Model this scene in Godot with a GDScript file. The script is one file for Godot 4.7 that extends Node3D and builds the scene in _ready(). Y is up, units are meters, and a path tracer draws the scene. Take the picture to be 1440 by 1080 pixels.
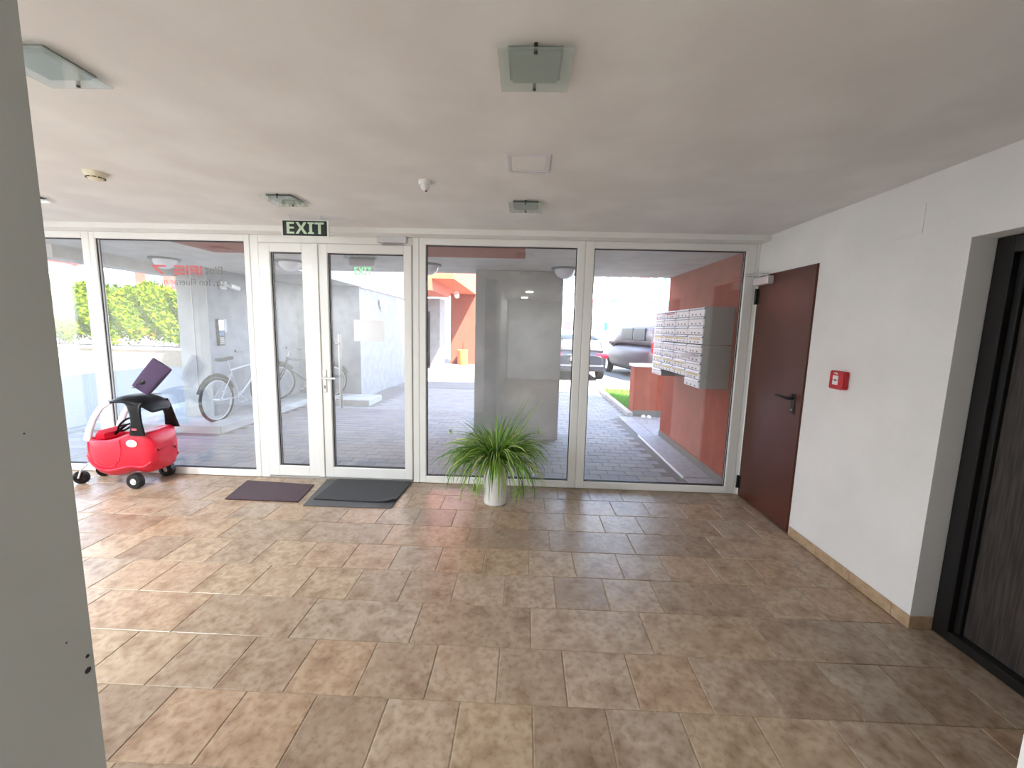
extends Node3D

# ---------------------------------------------------------------- geometry helper
class Geo:
	var st := SurfaceTool.new()
	var xf := Transform3D.IDENTITY
	func _init(t := Transform3D.IDENTITY) -> void:
		xf = t
		st.begin(Mesh.PRIMITIVE_TRIANGLES)
		st.set_smooth_group(-1)
	func smooth(on: bool) -> void:
		st.set_smooth_group(1 if on else -1)
	func group(n: int) -> void:
		st.set_smooth_group(n)
	func tri(a: Vector3, b: Vector3, c: Vector3) -> void:   # counter-clockwise seen from outside
		st.add_vertex(xf * a); st.add_vertex(xf * c); st.add_vertex(xf * b)
	func quad(a: Vector3, b: Vector3, c: Vector3, d: Vector3) -> void:
		tri(a, b, c); tri(a, c, d)
	func box(c: Vector3, s: Vector3, b := 0.0) -> void:
		var h := s * 0.5
		b = minf(b, minf(h.x, minf(h.y, h.z)) * 0.98)
		if b <= 0.0:
			var p := []
			for i in 8:
				p.append(c + Vector3(h.x if i & 1 else -h.x, h.y if i & 2 else -h.y, h.z if i & 4 else -h.z))
			quad(p[0], p[2], p[3], p[1]); quad(p[4], p[5], p[7], p[6]); quad(p[0], p[4], p[6], p[2])
			quad(p[1], p[3], p[7], p[5]); quad(p[0], p[1], p[5], p[4]); quad(p[2], p[6], p[7], p[3])
			return
		var vx := []; var vy := []; var vz := []
		for i in 8:
			var s3 := Vector3(1 if i & 1 else -1, 1 if i & 2 else -1, 1 if i & 4 else -1)
			var k := h * s3
			vx.append(c + k - Vector3(0, b * s3.y, b * s3.z))
			vy.append(c + k - Vector3(b * s3.x, 0, b * s3.z))
			vz.append(c + k - Vector3(b * s3.x, b * s3.y, 0))
		quad(vz[0], vz[2], vz[3], vz[1]); quad(vz[4], vz[5], vz[7], vz[6])
		quad(vx[0], vx[4], vx[6], vx[2]); quad(vx[1], vx[3], vx[7], vx[5])
		quad(vy[0], vy[1], vy[5], vy[4]); quad(vy[2], vy[6], vy[7], vy[3])
		for e in [[0, 1, 1, 2], [2, 3, 1, 2], [4, 5, 1, 2], [6, 7, 1, 2], [0, 2, 0, 2], [1, 3, 0, 2], [4, 6, 0, 2], [5, 7, 0, 2], [0, 4, 0, 1], [1, 5, 0, 1], [2, 6, 0, 1], [3, 7, 0, 1]]:
			var lists := [vx, vy, vz]
			var A: Array = lists[e[2]]; var B: Array = lists[e[3]]
			out_quad(c, A[e[0]], A[e[1]], B[e[1]], B[e[0]])
		for i in 8:
			out_tri(c, vx[i], vy[i], vz[i])
	func out_tri(c: Vector3, a: Vector3, b: Vector3, d: Vector3) -> void:   # turned to face away from c
		if (b - a).cross(d - a).dot((a + b + d) / 3.0 - c) < 0.0:
			tri(a, d, b)
		else:
			tri(a, b, d)
	func out_quad(c: Vector3, a: Vector3, b: Vector3, d: Vector3, e: Vector3) -> void:
		out_tri(c, a, b, d); out_tri(c, a, d, e)
	func bx(x0: float, x1: float, y0: float, y1: float, z0: float, z1: float, b := 0.0) -> void:
		box(Vector3((x0 + x1) / 2, (y0 + y1) / 2, (z0 + z1) / 2), Vector3(absf(x1 - x0), absf(y1 - y0), absf(z1 - z0)), b)
	func loft(rings: Array, closed := true, caps := true) -> void:   # rings run counter-clockwise seen from the last ring's side
		var n: int = rings[0].size()
		for i in rings.size() - 1:
			for k in (n if closed else n - 1):
				var k2 := (k + 1) % n
				quad(rings[i][k], rings[i][k2], rings[i + 1][k2], rings[i + 1][k])
		if caps and closed:
			st.set_smooth_group(-1)
			for e in 2:
				var r = rings[0] if e == 0 else rings[rings.size() - 1]
				var m := Vector3.ZERO
				for p in r: m += p
				m /= n
				for k in n:
					if e == 0: tri(m, r[(k + 1) % n], r[k])
					else: tri(m, r[k], r[(k + 1) % n])
	func ring(c: Vector3, u: Vector3, v: Vector3, ru: float, rv: float, n: int, pw := 1.0) -> PackedVector3Array:
		var r := PackedVector3Array()
		for i in n:
			var a := TAU * i / n
			var ca := cos(a); var sa := sin(a)
			r.append(c + u * (ru * signf(ca) * pow(absf(ca), pw)) + v * (rv * signf(sa) * pow(absf(sa), pw)))
		return r
	func tube(path: Array, radius, n := 8, squash := 1.0) -> void:   # radius: a number or one for each point
		var rings := []
		var up := Vector3.UP
		var t0: Vector3 = (path[1] - path[0]).normalized()
		if absf(t0.dot(up)) > 0.9: up = Vector3.RIGHT
		for i in path.size():
			var t: Vector3 = (path[mini(i + 1, path.size() - 1)] - path[maxi(i - 1, 0)]).normalized()
			var u := (up - t * up.dot(t)).normalized()
			var v := t.cross(u)
			up = u
			var r: float = radius[i] if radius is Array else radius
			rings.append(ring(path[i], u, v, r, r * squash, n))
		st.set_smooth_group(1)
		loft(rings)
		st.set_smooth_group(-1)
	func cyl(a: Vector3, b: Vector3, r: float, n := 16) -> void:
		tube([a, b], r, n)
	func hoop(c: Vector3, axis: Vector3, R: float, r: float, n := 24, m := 8) -> void:
		var u := axis.cross(Vector3.UP if absf(axis.dot(Vector3.UP)) < 0.9 else Vector3.RIGHT).normalized()
		var v := axis.cross(u).normalized()
		st.set_smooth_group(1)
		for i in n:
			var a := TAU * i / n; var b := TAU * (i + 1) / n
			for k in m:
				var p := TAU * k / m; var q := TAU * (k + 1) / m
				var pt := func(t: float, s: float) -> Vector3:
					return c + (u * cos(t) + v * sin(t)) * (R + r * cos(s)) + axis * (r * sin(s))
				quad(pt.call(a, p), pt.call(b, p), pt.call(b, q), pt.call(a, q))
		st.set_smooth_group(-1)
	func lathe(c: Vector3, prof: Array, n := 24, axis := Vector3.UP) -> void:   # prof: Vector2(radius, height) from bottom to top, outside
		var u := axis.cross(Vector3.FORWARD if absf(axis.dot(Vector3.FORWARD)) < 0.9 else Vector3.RIGHT).normalized()
		var v := axis.cross(u).normalized()
		var g := 2
		for i in prof.size() - 1:
			var p: Vector2 = prof[i]; var q: Vector2 = prof[i + 1]
			if i > 0:
				var d0: Vector2 = (p - prof[i - 1]).normalized()
				if d0.dot((q - p).normalized()) < 0.75: g += 1
			st.set_smooth_group(g)
			for k in n:
				var a := TAU * k / n; var b := TAU * (k + 1) / n
				var da := u * cos(a) + v * sin(a); var db := u * cos(b) + v * sin(b)
				var A := c + da * p.x + axis * p.y; var B := c + db * p.x + axis * p.y
				var C := c + db * q.x + axis * q.y; var D := c + da * q.x + axis * q.y
				if p.x > 1e-5: tri(A, B, C)
				if q.x > 1e-5: tri(A, C, D)
		st.set_smooth_group(-1)
	func prism(poly: PackedVector2Array, z0: float, z1: float) -> void:   # polygon in x, y pushed along z
		if Geometry2D.is_polygon_clockwise(poly):
			poly = poly.duplicate(); poly.reverse()
		var idx := Geometry2D.triangulate_polygon(poly)
		for i in range(0, idx.size(), 3):
			var a := poly[idx[i]]; var b := poly[idx[i + 1]]; var c := poly[idx[i + 2]]
			if (b - a).cross(c - a) < 0.0:
				var t := b; b = c; c = t
			tri(Vector3(a.x, a.y, z1), Vector3(b.x, b.y, z1), Vector3(c.x, c.y, z1))
			tri(Vector3(a.x, a.y, z0), Vector3(c.x, c.y, z0), Vector3(b.x, b.y, z0))
		for i in poly.size():
			var a := poly[i]; var b := poly[(i + 1) % poly.size()]
			quad(Vector3(a.x, a.y, z0), Vector3(b.x, b.y, z0), Vector3(b.x, b.y, z1), Vector3(a.x, a.y, z1))
	func done() -> ArrayMesh:
		st.generate_normals()
		return st.commit()

# ---------------------------------------------------------------- objects
var used := {}
func numbered(called: String) -> String:
	if not used.has(called):
		used[called] = 0
		return called
	used[called] += 1
	return "%s_%03d" % [called, used[called]]

func metas(o: Node3D, label: String, category := "", grp := "", kind := "") -> Node3D:
	o.set_meta("label", label)
	if category: o.set_meta("category", category)
	if grp: o.set_meta("group", grp)
	if kind: o.set_meta("kind", kind)
	return o

func thing(called: String, label: String, category: String, at := Vector3.ZERO, turn := 0.0, grp := "", kind := "") -> Node3D:
	var o := Node3D.new()
	o.name = numbered(called)
	add_child(o)
	o.position = at
	o.rotation.y = turn
	metas(o, label, category, grp, kind)
	return o

func put(parent: Node3D, called: String, mesh, mat: Material, label := "") -> MeshInstance3D:
	var o := MeshInstance3D.new()
	o.name = called
	o.mesh = mesh.done() if mesh is Geo else mesh
	o.material_override = mat
	o.cast_shadow = GeometryInstance3D.SHADOW_CASTING_SETTING_ON
	parent.add_child(o, true)
	if label: o.set_meta("label", label)
	return o

func one(called: String, label: String, category: String, mesh, mat: Material, at := Vector3.ZERO, turn := 0.0, grp := "", kind := "") -> MeshInstance3D:
	var o := put(self, numbered(called), mesh, mat)
	o.position = at
	o.rotation.y = turn
	metas(o, label, category, grp, kind)
	return o

func struct(called: String, label: String, mesh, mat: Material) -> MeshInstance3D:
	return one(called, label, "", mesh, mat, Vector3.ZERO, 0.0, "", "structure")

func struct_node(called: String, label: String) -> Node3D:
	return thing(called, label, "", Vector3.ZERO, 0.0, "", "structure")

func dup(o: Node3D, label: String, at: Vector3, turn := 0.0) -> Node3D:
	var base := String(o.name)
	if base.length() > 4 and base[-4] == "_" and base.right(3).is_valid_int(): base = base.left(-4)
	var c: Node3D = o.duplicate()
	c.name = numbered(base)
	add_child(c)
	c.position = at
	c.rotation.y = turn
	c.set_meta("label", label)
	return c

# ---------------------------------------------------------------- materials
var M := {}
func noise_tex(freq: float, size: int, sd: int, ramp: Array, oct := 4, typ := FastNoiseLite.TYPE_SIMPLEX_SMOOTH, normal := 0.0) -> NoiseTexture2D:
	var n := FastNoiseLite.new()
	n.seed = sd
	n.noise_type = typ
	n.frequency = freq
	n.fractal_octaves = oct
	n.fractal_type = FastNoiseLite.FRACTAL_FBM if oct > 1 else FastNoiseLite.FRACTAL_NONE
	var t := NoiseTexture2D.new()
	t.width = size; t.height = size
	t.seamless = true
	t.seamless_blend_skirt = 0.2
	t.generate_mipmaps = false
	t.noise = n
	if normal > 0.0:
		t.as_normal_map = true
		t.bump_strength = normal
	elif ramp:
		var g := Gradient.new()
		var offs := PackedFloat32Array(); var cols := PackedColorArray()
		for e in ramp:
			offs.append(e[0]); cols.append(e[1])
		g.offsets = offs; g.colors = cols
		t.color_ramp = g
	return t

func mat(c: Color, rough := 0.6, metal := 0.0) -> StandardMaterial3D:
	var m := StandardMaterial3D.new()
	m.albedo_color = c
	m.roughness = rough
	m.metallic = metal
	return m

func tri_mat(tex: Texture2D, scale: float, rough: float, world := true, bump: Texture2D = null, bscale := 0.0, tint := Color.WHITE) -> StandardMaterial3D:
	var m := StandardMaterial3D.new()
	m.albedo_color = tint
	m.albedo_texture = tex
	m.roughness = rough
	m.uv1_triplanar = true
	m.uv1_world_triplanar = world
	m.uv1_scale = Vector3.ONE * scale
	if bump:
		m.heightmap_enabled = true
		m.heightmap_texture = bump
		m.heightmap_scale = bscale
	return m

func glow(c: Color, e: float) -> StandardMaterial3D:
	var m := mat(c, 0.4)
	m.emission_enabled = true
	m.emission = c
	m.emission_energy_multiplier = e
	return m

func pane_mat(alpha: float, c := Color(0.9, 0.95, 0.93)) -> StandardMaterial3D:
	var m := mat(Color(c.r, c.g, c.b, alpha), 0.0)
	m.transparency = BaseMaterial3D.TRANSPARENCY_ALPHA
	return m

func rgb(r: float, g: float, b: float) -> Color:
	return Color(r / 255.0, g / 255.0, b / 255.0)

func two(a: Color, b: Color, freq: float, sd: int, size := 512, oct := 4) -> NoiseTexture2D:
	return noise_tex(freq, size, sd, [[0.25, a], [0.75, b]], oct)

func materials() -> void:
	var fine := noise_tex(0.03, 512, 11, [], 4)
	var plaster := noise_tex(0.012, 512, 12, [], 5)
	M.plaster_h = plaster
	M.ceiling = tri_mat(two(rgb(228, 225, 222), rgb(236, 234, 231), 0.006, 1), 0.5, 0.9, true, plaster, 0.08)
	M.wall = tri_mat(two(rgb(238, 238, 236), rgb(243, 243, 241), 0.006, 2), 0.5, 0.85, true, plaster, 0.08)
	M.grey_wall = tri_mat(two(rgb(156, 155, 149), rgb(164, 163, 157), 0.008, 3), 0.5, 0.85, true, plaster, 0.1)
	M.frame = mat(rgb(240, 240, 238), 0.3)
	M.gasket = mat(rgb(38, 38, 40), 0.6)
	M.pane = pane_mat(0.015)
	M.clear = pane_mat(0.05, Color(0.92, 0.94, 0.95))
	M.steel = mat(rgb(200, 200, 200), 0.22, 1.0)
	M.alu = mat(rgb(190, 190, 192), 0.35, 0.9)
	M.black = mat(rgb(22, 22, 24), 0.4)
	M.rubber = mat(rgb(26, 26, 27), 0.75)
	M.white = mat(rgb(236, 236, 234), 0.4)
	M.paper = mat(rgb(245, 245, 248), 0.8)
	M.paper.backlight_enabled = true; M.paper.backlight = Color(0.95, 0.95, 0.95)
	M.grout = tri_mat(two(rgb(150, 130, 108), rgb(176, 156, 132), 0.05, 4), 2.0, 0.9)
	# floor tiles: clouded earth-toned ceramic
	M.tile = []
	var cloud := noise_tex(0.006, 1024, 21, [[0.12, rgb(152, 129, 108)], [0.36, rgb(170, 149, 128)], [0.52, rgb(178, 158, 137)], [0.68, rgb(184, 165, 145)], [0.9, rgb(166, 145, 123)]], 6)
	var speck := noise_tex(0.022, 1024, 22, [[0.15, rgb(222, 213, 204)], [0.4, rgb(244, 241, 238)], [0.8, rgb(255, 255, 255)]], 7)
	var relief := noise_tex(0.014, 1024, 23, [], 6)
	for tint in [Color(1, 1, 1), Color(0.94, 0.93, 0.92), Color(1.0, 0.965, 0.93), Color(0.97, 0.98, 0.99), Color(0.9, 0.885, 0.87), Color(1.0, 0.99, 0.96)]:
		var m := StandardMaterial3D.new()
		m.albedo_color = tint
		m.albedo_texture = cloud
		m.detail_enabled = true
		m.detail_albedo = speck
		m.detail_blend_mode = BaseMaterial3D.BLEND_MODE_MUL
		m.roughness = 0.36
		m.heightmap_enabled = true
		m.heightmap_texture = relief
		m.heightmap_scale = 0.12
		M.tile.append(m)
	M.skirt = tri_mat(two(rgb(178, 150, 118), rgb(196, 170, 140), 0.02, 5), 1.5, 0.45)
	# outside
	M.paver = []
	for c in [rgb(146, 143, 144), rgb(154, 150, 149), rgb(139, 137, 140), rgb(150, 144, 141)]:
		M.paver.append(tri_mat(two(c.darkened(0.1), c.lightened(0.08), 0.04, 31), 3.0, 0.75, true, fine, 0.06))
	M.joint = mat(rgb(112, 108, 106), 0.95)
	M.slab = tri_mat(two(rgb(148, 147, 150), rgb(164, 162, 164), 0.02, 32), 1.0, 0.6, true, fine, 0.03)
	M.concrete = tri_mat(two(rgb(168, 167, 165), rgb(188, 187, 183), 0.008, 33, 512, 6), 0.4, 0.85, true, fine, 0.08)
	M.grey_render = tri_mat(two(rgb(142, 142, 146), rgb(156, 156, 160), 0.012, 34, 512, 5), 0.6, 0.9, true, fine, 0.15)
	M.soffit = tri_mat(two(rgb(200, 197, 190), rgb(212, 209, 202), 0.01, 37), 0.5, 0.9, true, fine, 0.06)
	M.red_render = tri_mat(two(rgb(152, 74, 54), rgb(165, 84, 62), 0.014, 38, 512, 5), 0.6, 0.9, true, fine, 0.2)
	M.red_soffit = tri_mat(two(rgb(150, 76, 62), rgb(160, 84, 68), 0.014, 39, 512, 5), 0.6, 0.9, true, fine, 0.1)
	M.asphalt = tri_mat(two(rgb(116, 115, 114), rgb(134, 133, 131), 0.03, 40), 0.7, 0.9, true, fine, 0.1)
	M.plinth = mat(rgb(120, 116, 112), 0.8)
	M.tan = tri_mat(two(rgb(132, 118, 100), rgb(146, 132, 114), 0.02, 44), 0.7, 0.9, true, fine, 0.1)
	M.bright = mat(rgb(240, 240, 238), 0.8)
	M.window_glass = mat(rgb(120, 150, 165), 0.1)
	M.grass = mat(rgb(96, 160, 50), 0.8)
	M.soil = tri_mat(two(rgb(70, 54, 40), rgb(96, 78, 60), 0.05, 41), 2.0, 0.95)
	# doors
	M.red_door = tri_mat(two(rgb(84, 44, 32), rgb(90, 48, 35), 0.01, 42), 0.5, 0.36)
	M.dark_wood = StandardMaterial3D.new()
	var grain := noise_tex(0.02, 512, 43, [[0.2, rgb(40, 34, 32)], [0.5, rgb(56, 49, 46)], [0.8, rgb(70, 63, 59)]], 5)
	M.dark_wood.albedo_texture = grain
	M.dark_wood.uv1_triplanar = true
	M.dark_wood.uv1_scale = Vector3(6.0, 0.35, 6.0)
	M.dark_wood.roughness = 0.5
	M.door_black = mat(rgb(20, 18, 19), 0.4)

const VIEW_FOV := 85.1
func _ready() -> void:
	# camera
	var cam := Camera3D.new()
	cam.name = "camera"
	cam.fov = VIEW_FOV
	cam.near = 0.02
	cam.far = 400.0
	cam.position = Vector3(0, 1.53, 0)
	cam.rotation = Vector3(deg_to_rad(-7.53), deg_to_rad(1.587), deg_to_rad(1.468))
	add_child(cam)
	cam.current = true
	# sky and exposure
	var env := Environment.new()
	env.background_mode = Environment.BG_SKY
	var sky := Sky.new()
	var sm := ProceduralSkyMaterial.new()
	sm.sky_top_color = Color(0.60, 0.72, 0.88)
	sm.sky_horizon_color = Color(0.93, 0.95, 0.97)
	sm.sky_curve = 0.2
	sm.ground_bottom_color = Color(0.5, 0.5, 0.5)
	sm.ground_horizon_color = Color(0.8, 0.8, 0.8)
	sm.sky_energy_multiplier = 1.0
	sky.sky_material = sm
	env.sky = sky
	env.background_energy_multiplier = 1.3
	env.tonemap_mode = Environment.TONE_MAPPER_LINEAR
	env.tonemap_exposure = 6.4
	env.sdfgi_enabled = true
	env.ssao_enabled = true
	env.ssil_enabled = true
	var we := WorldEnvironment.new()
	we.name = "world_environment"
	we.environment = env
	add_child(we)
	# sun: high, behind the building, from the right
	var sun := DirectionalLight3D.new()
	sun.name = "sun"
	sun.light_color = Color(1.0, 0.96, 0.9)
	sun.light_energy = 2.0
	sun.light_angular_distance = 0.53
	sun.shadow_enabled = true
	add_child(sun)
	sun.look_at_from_position(Vector3.ZERO, Vector3(-0.5, -1.0, -0.45), Vector3.UP)
	materials()
	shell()
	glazing()
	outside()
	hall_things()
	surroundings()

# ---------------------------------------------------------------- the room
const YC := 2.382
const XR := 2.09
const TW := 0.2974
const TH := 0.30314
const TZ := -1.23165

func tile_mesh(w: float, d: float, rng: RandomNumberGenerator) -> ArrayMesh:   # chamfered tile lying in x, z; corner at the origin
	var st := SurfaceTool.new()
	st.begin(Mesh.PRIMITIVE_TRIANGLES)
	st.set_smooth_group(-1)
	var g := 0.0022
	var c := 0.003
	var off := Vector2(rng.randf(), rng.randf())
	var turn := rng.randi() % 4
	var lo := Vector3(g, -0.011, g); var hi := Vector3(w - g, 0.0, d - g)
	var T := [Vector3(lo.x + c, 0, lo.z + c), Vector3(hi.x - c, 0, lo.z + c), Vector3(hi.x - c, 0, hi.z - c), Vector3(lo.x + c, 0, hi.z - c)]
	var S := [Vector3(lo.x, -0.0018, lo.z), Vector3(hi.x, -0.0018, lo.z), Vector3(hi.x, -0.0018, hi.z), Vector3(lo.x, -0.0018, hi.z)]
	var B := [Vector3(lo.x, lo.y, lo.z), Vector3(hi.x, lo.y, lo.z), Vector3(hi.x, lo.y, hi.z), Vector3(lo.x, lo.y, hi.z)]
	var add := func(p: Vector3) -> void:
		var q := Vector2(p.x, p.z + p.y)
		if turn == 1: q = Vector2(-q.y, q.x)
		elif turn == 2: q = -q
		elif turn == 3: q = Vector2(q.y, -q.x)
		st.set_uv(q * 1.0 + off)
		st.add_vertex(p)
	var quad := func(a, b, e, f) -> void:
		for p in [a, b, e, a, e, f]: add.call(p)
	quad.call(T[0], T[1], T[2], T[3])
	for i in 4:
		var j := (i + 1) % 4
		quad.call(S[i], S[j], T[j], T[i])
		quad.call(B[i], B[j], S[j], S[i])
	st.generate_normals()
	st.generate_tangents()
	return st.commit()

func lay_floor() -> void:
	var rng := RandomNumberGenerator.new()
	rng.seed = 5
	var fl := struct_node("floor", "beige and brown clouded stone-look tile floor with pale joints")
	var g := Geo.new()
	g.bx(-6.05, 2.4, -0.2, -0.0035, -4.03, 5.2)
	put(fl, "grout", g, M.grout)
	var sq := []; var lg := []
	for i in 14: sq.append(tile_mesh(TW, TH, rng))
	for i in 12: lg.append(tile_mesh(TW * 2, TH, rng))
	var offs := {1: -0.78, 2: -0.519, 3: -0.670, 4: -1.1156, 5: -0.9675, 6: -1.1189, 7: -0.9682, 8: -0.8254, 9: -0.680, 10: -0.546}
	var fields := []
	for r in range(-19, 11):
		var zf := TZ - TH * (r - 1)
		var zn := zf + TH
		var long: bool = posmod(r, 3) == 1 and r != 10
		var w: float = TW * (2 if long else 1)
		var x0: float = offs.get(r, -0.7 - 0.1 * posmod(r, 3))
		var xl := -5.9; var xr := XR - 0.008
		if r >= 2 and r <= 4: xr = 2.205
		if r <= 0: xl = -0.518; xr = 1.1
		if zn > -0.83 and r > 0: xr = 1.1
		if r == -1 or r == 0: xr = 1.1
		var k0 := int(floor((xl - x0) / w)) - 1
		for k in range(k0, k0 + 40):
			var a := x0 + k * w
			var b := a + w
			if b < xl + 0.03 or a > xr - 0.03: continue
			var clipped := a < xl or b > xr or zf < -3.945
			a = maxf(a, xl); b = minf(b, xr)
			var zz := maxf(zf, -3.945)
			if zf > 4.9: continue
			var m: Mesh
			if clipped: m = tile_mesh(b - a, zn - zz, rng)
			else: m = (lg if long else sq)[rng.randi() % (12 if long else 14)]
			if r >= 1:
				var o := put(fl, "tile", m, M.tile[rng.randi() % 6])
				o.position = Vector3(a, rng.randf_range(-0.0006, 0.0), zz)
				o.rotation = Vector3(rng.randf_range(-0.0008, 0.0008), 0, rng.randf_range(-0.0008, 0.0008))
			else:
				fields.append([m, Transform3D(Basis(), Vector3(a, 0, zz))])
	var st := SurfaceTool.new()
	for f in fields: st.append_from(f[0], 0, f[1])
	var field := put(fl, "tile_field", st.commit(), M.tile[0])
	field.set_meta("kind", "stuff")

func shell() -> void:
	lay_floor()
	var g := Geo.new()
	g.bx(-6.05, 2.4, YC, 2.62, -4.03, 5.2)
	struct("ceiling", "smooth white painted ceiling of the entrance hall", g, M.ceiling)
	g = Geo.new()
	g.bx(XR, 2.4, 0, YC, -4.03, -3.908)
	g.bx(XR, 2.4, 2.052, YC, -3.908, -3.142)
	g.bx(2.15, 2.4, 0, 2.052, -3.908, -3.142)
	g.bx(XR, 2.4, 0, YC, -3.142, -2.11)
	g.bx(XR, 2.4, 2.012, YC, -2.11, -1.05)
	g.bx(2.30, 2.4, 0, 2.012, -2.11, -1.05)
	g.bx(XR, 2.4, 0, YC, -1.05, -0.65)
	struct("wall_right", "white plastered wall with the brown fire door and the dark door recess", g, M.wall)
	g = Geo.new(); g.bx(1.1, XR, 0, YC, -0.83, -0.65)
	g.bx(1.1, 1.3, 0, YC, -0.65, 5.0)
	struct("wall_back_right", "white wall end at the right edge of the passage behind the viewer", g, M.wall)
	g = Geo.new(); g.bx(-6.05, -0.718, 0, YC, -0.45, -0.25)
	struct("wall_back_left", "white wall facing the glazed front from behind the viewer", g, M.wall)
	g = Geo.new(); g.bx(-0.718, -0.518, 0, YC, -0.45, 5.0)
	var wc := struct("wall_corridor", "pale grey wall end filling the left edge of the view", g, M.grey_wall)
	for q in [[1.106, -0.442, 0.005], [1.124, -0.443, 0.0028], [1.158, -0.423, 0.0012], [1.409, -0.409, 0.0011]]:   # chipped corner and specks of dirt
		g = Geo.new()
		g.lathe(Vector3(-0.518, q[0], q[1]), [Vector2(0, -0.001), Vector2(q[2], -0.001), Vector2(q[2] * 0.7, 0.0006), Vector2(0, 0.0008)], 7, Vector3.RIGHT)
		put(wc, "dirt_mark", g, M.gasket)
	g = Geo.new(); g.bx(-0.718, 1.3, 0, YC, 5.0, 5.2)
	struct("wall_back", "white end wall of the passage behind the viewer", g, M.wall)
	g = Geo.new()
	g.bx(-6.05, -5.9, 0, YC, -4.03, -3.8)
	g.bx(-6.05, -5.9, 0, YC, -2.4, -0.45)
	g.bx(-6.05, -5.9, 2.3, YC, -3.8, -2.4)
	struct("wall_left", "white side wall at the far left end of the hall", g, M.wall)
	g = Geo.new(); g.bx(-5.9, XR, 2.335, YC, -4.03, -3.785)
	struct("wall_front", "white plaster bulkhead above the glazed front", g, M.wall)
	# skirting: cut tile pieces along the right wall and round the recess corner
	var sk := struct_node("baseboard_right", "beige tile skirting along the white right wall")
	var z := -3.128
	while z < -2.12:
		var z2 := minf(z + 0.305, -2.1)
		var s := Geo.new()
		s.bx(XR - 0.0085, XR, 0.001, 0.072, z + 0.001, z2 - 0.001, 0.0015)
		put(sk, "skirting_tile", s, M.skirt)
		z = z2
	g = Geo.new(); g.bx(XR, 2.203, 0.001, 0.072, -2.11, -2.101, 0.0015)
	put(sk, "skirting_tile", g, M.skirt)
	g = Geo.new(); g.bx(XR - 0.0085, XR, 0.001, 0.072, -1.05, -0.84, 0.0015)
	put(sk, "skirting_tile", g, M.skirt)
	# dark door in the recess
	var d := struct_node("door_2", "dark wood-grain door in a black frame inside the white recess")
	g = Geo.new()
	g.bx(2.205, 2.30, 0, 2.008, -2.108, -2.03, 0.004)
	g.bx(2.205, 2.30, 0, 2.008, -1.13, -1.052, 0.004)
	g.bx(2.205, 2.30, 1.93, 2.008, -2.03, -1.13, 0.004)
	g.bx(2.205, 2.30, 0, 0.05, -2.03, -1.13, 0.004)
	g.bx(2.235, 2.30, 0.05, 1.93, -2.03, -2.0, 0.004)
	g.bx(2.235, 2.30, 0.05, 1.93, -1.16, -1.13, 0.004)
	g.bx(2.235, 2.30, 1.90, 1.93, -2.0, -1.16, 0.004)
	put(d, "door_frame", g, M.door_black)
	g = Geo.new(); g.bx(2.255, 2.295, 0.05, 1.90, -2.0, -1.16, 0.003)
	put(d, "door_leaf", g, M.dark_wood)
	g = Geo.new(); g.bx(2.24, 2.256, 0.94, 1.14, -1.26, -1.22, 0.004); g.tube([Vector3(2.24, 1.06, -1.24), Vector3(2.2, 1.06, -1.24), Vector3(2.195, 1.06, -1.26), Vector3(2.195, 1.06, -1.36)], 0.009)
	put(d, "door_handle", g, M.steel)
	# brown fire door
	d = struct_node("door_3", "reddish brown steel fire door in the white right wall")
	g = Geo.new(); g.bx(XR - 0.012, 2.148, 0.012, 2.046, -3.902, -3.148, 0.004)
	put(d, "door_leaf", g, M.red_door)
	g = Geo.new()
	g.bx(XR - 0.004, 2.148, 0.0, 2.05, -3.9075, -3.903); g.bx(XR - 0.004, 2.148, 0.0, 2.05, -3.147, -3.1425); g.bx(XR - 0.004, 2.148, 2.047, 2.0515, -3.903, -3.147)
	put(d, "door_frame", g, mat(rgb(96, 48, 36), 0.5))
	for y in [[1.80, 1.94], [0.08, 0.2]]:
		g = Geo.new()
		g.cyl(Vector3(XR - 0.022, y[0], -3.905), Vector3(XR - 0.022, y[1], -3.905), 0.011, 12)
		g.bx(XR - 0.016, XR - 0.011, y[0], y[1], -3.9, -3.868, 0.001)
		put(d, "hinge", g, M.black)
	var h := Geo.new()
	h.bx(XR - 0.02, XR - 0.012, 0.93, 1.09, -3.258, -3.218, 0.004)
	put(d, "lock_plate", h, M.black)
	h = Geo.new()
	h.tube([Vector3(XR - 0.02, 1.055, -3.238), Vector3(XR - 0.055, 1.055, -3.238), Vector3(XR - 0.068, 1.055, -3.252), Vector3(XR - 0.07, 1.057, -3.30), Vector3(XR - 0.066, 1.058, -3.375)], [0.011, 0.011, 0.011, 0.010, 0.010], 10)
	put(d, "door_handle", h, M.black)
	h = Geo.new()
	h.cyl(Vector3(XR - 0.0205, 0.965, -3.238), Vector3(XR - 0.0235, 0.965, -3.238), 0.008, 12)
	put(d, "key_cylinder", h, M.alu)
	# side window at the left end, outside the view
	window("window_5", "white framed side window at the left end of the hall", [], Transform3D(Basis(Vector3.UP, PI / 2), Vector3(-5.97, 0, -3.1)), [-0.7, 0.7, 0.0, 2.3, -0.63, 0.63, 0.07, 2.23])

func window(called: String, label: String, _x, xf: Transform3D, e: Array) -> Node3D:   # e: outer x0 x1 y0 y1, glass x0 x1 y0 y1, local; z = 0 is mid depth
	var w := struct_node(called, label)
	w.transform = xf
	frame_parts(w, e, -0.035, 0.035)
	return w

func frame_parts(w: Node3D, e: Array, z0: float, z1: float) -> void:
	var g := Geo.new()
	ring_frame(g, e[0], e[1], e[2], e[3], e[4], e[5], e[6], e[7], z0, z1, 0.006)
	put(w, "window_frame", g, M.frame)
	glass_parts(w, e[4], e[5], e[6], e[7], (z0 + z1) / 2)

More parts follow.
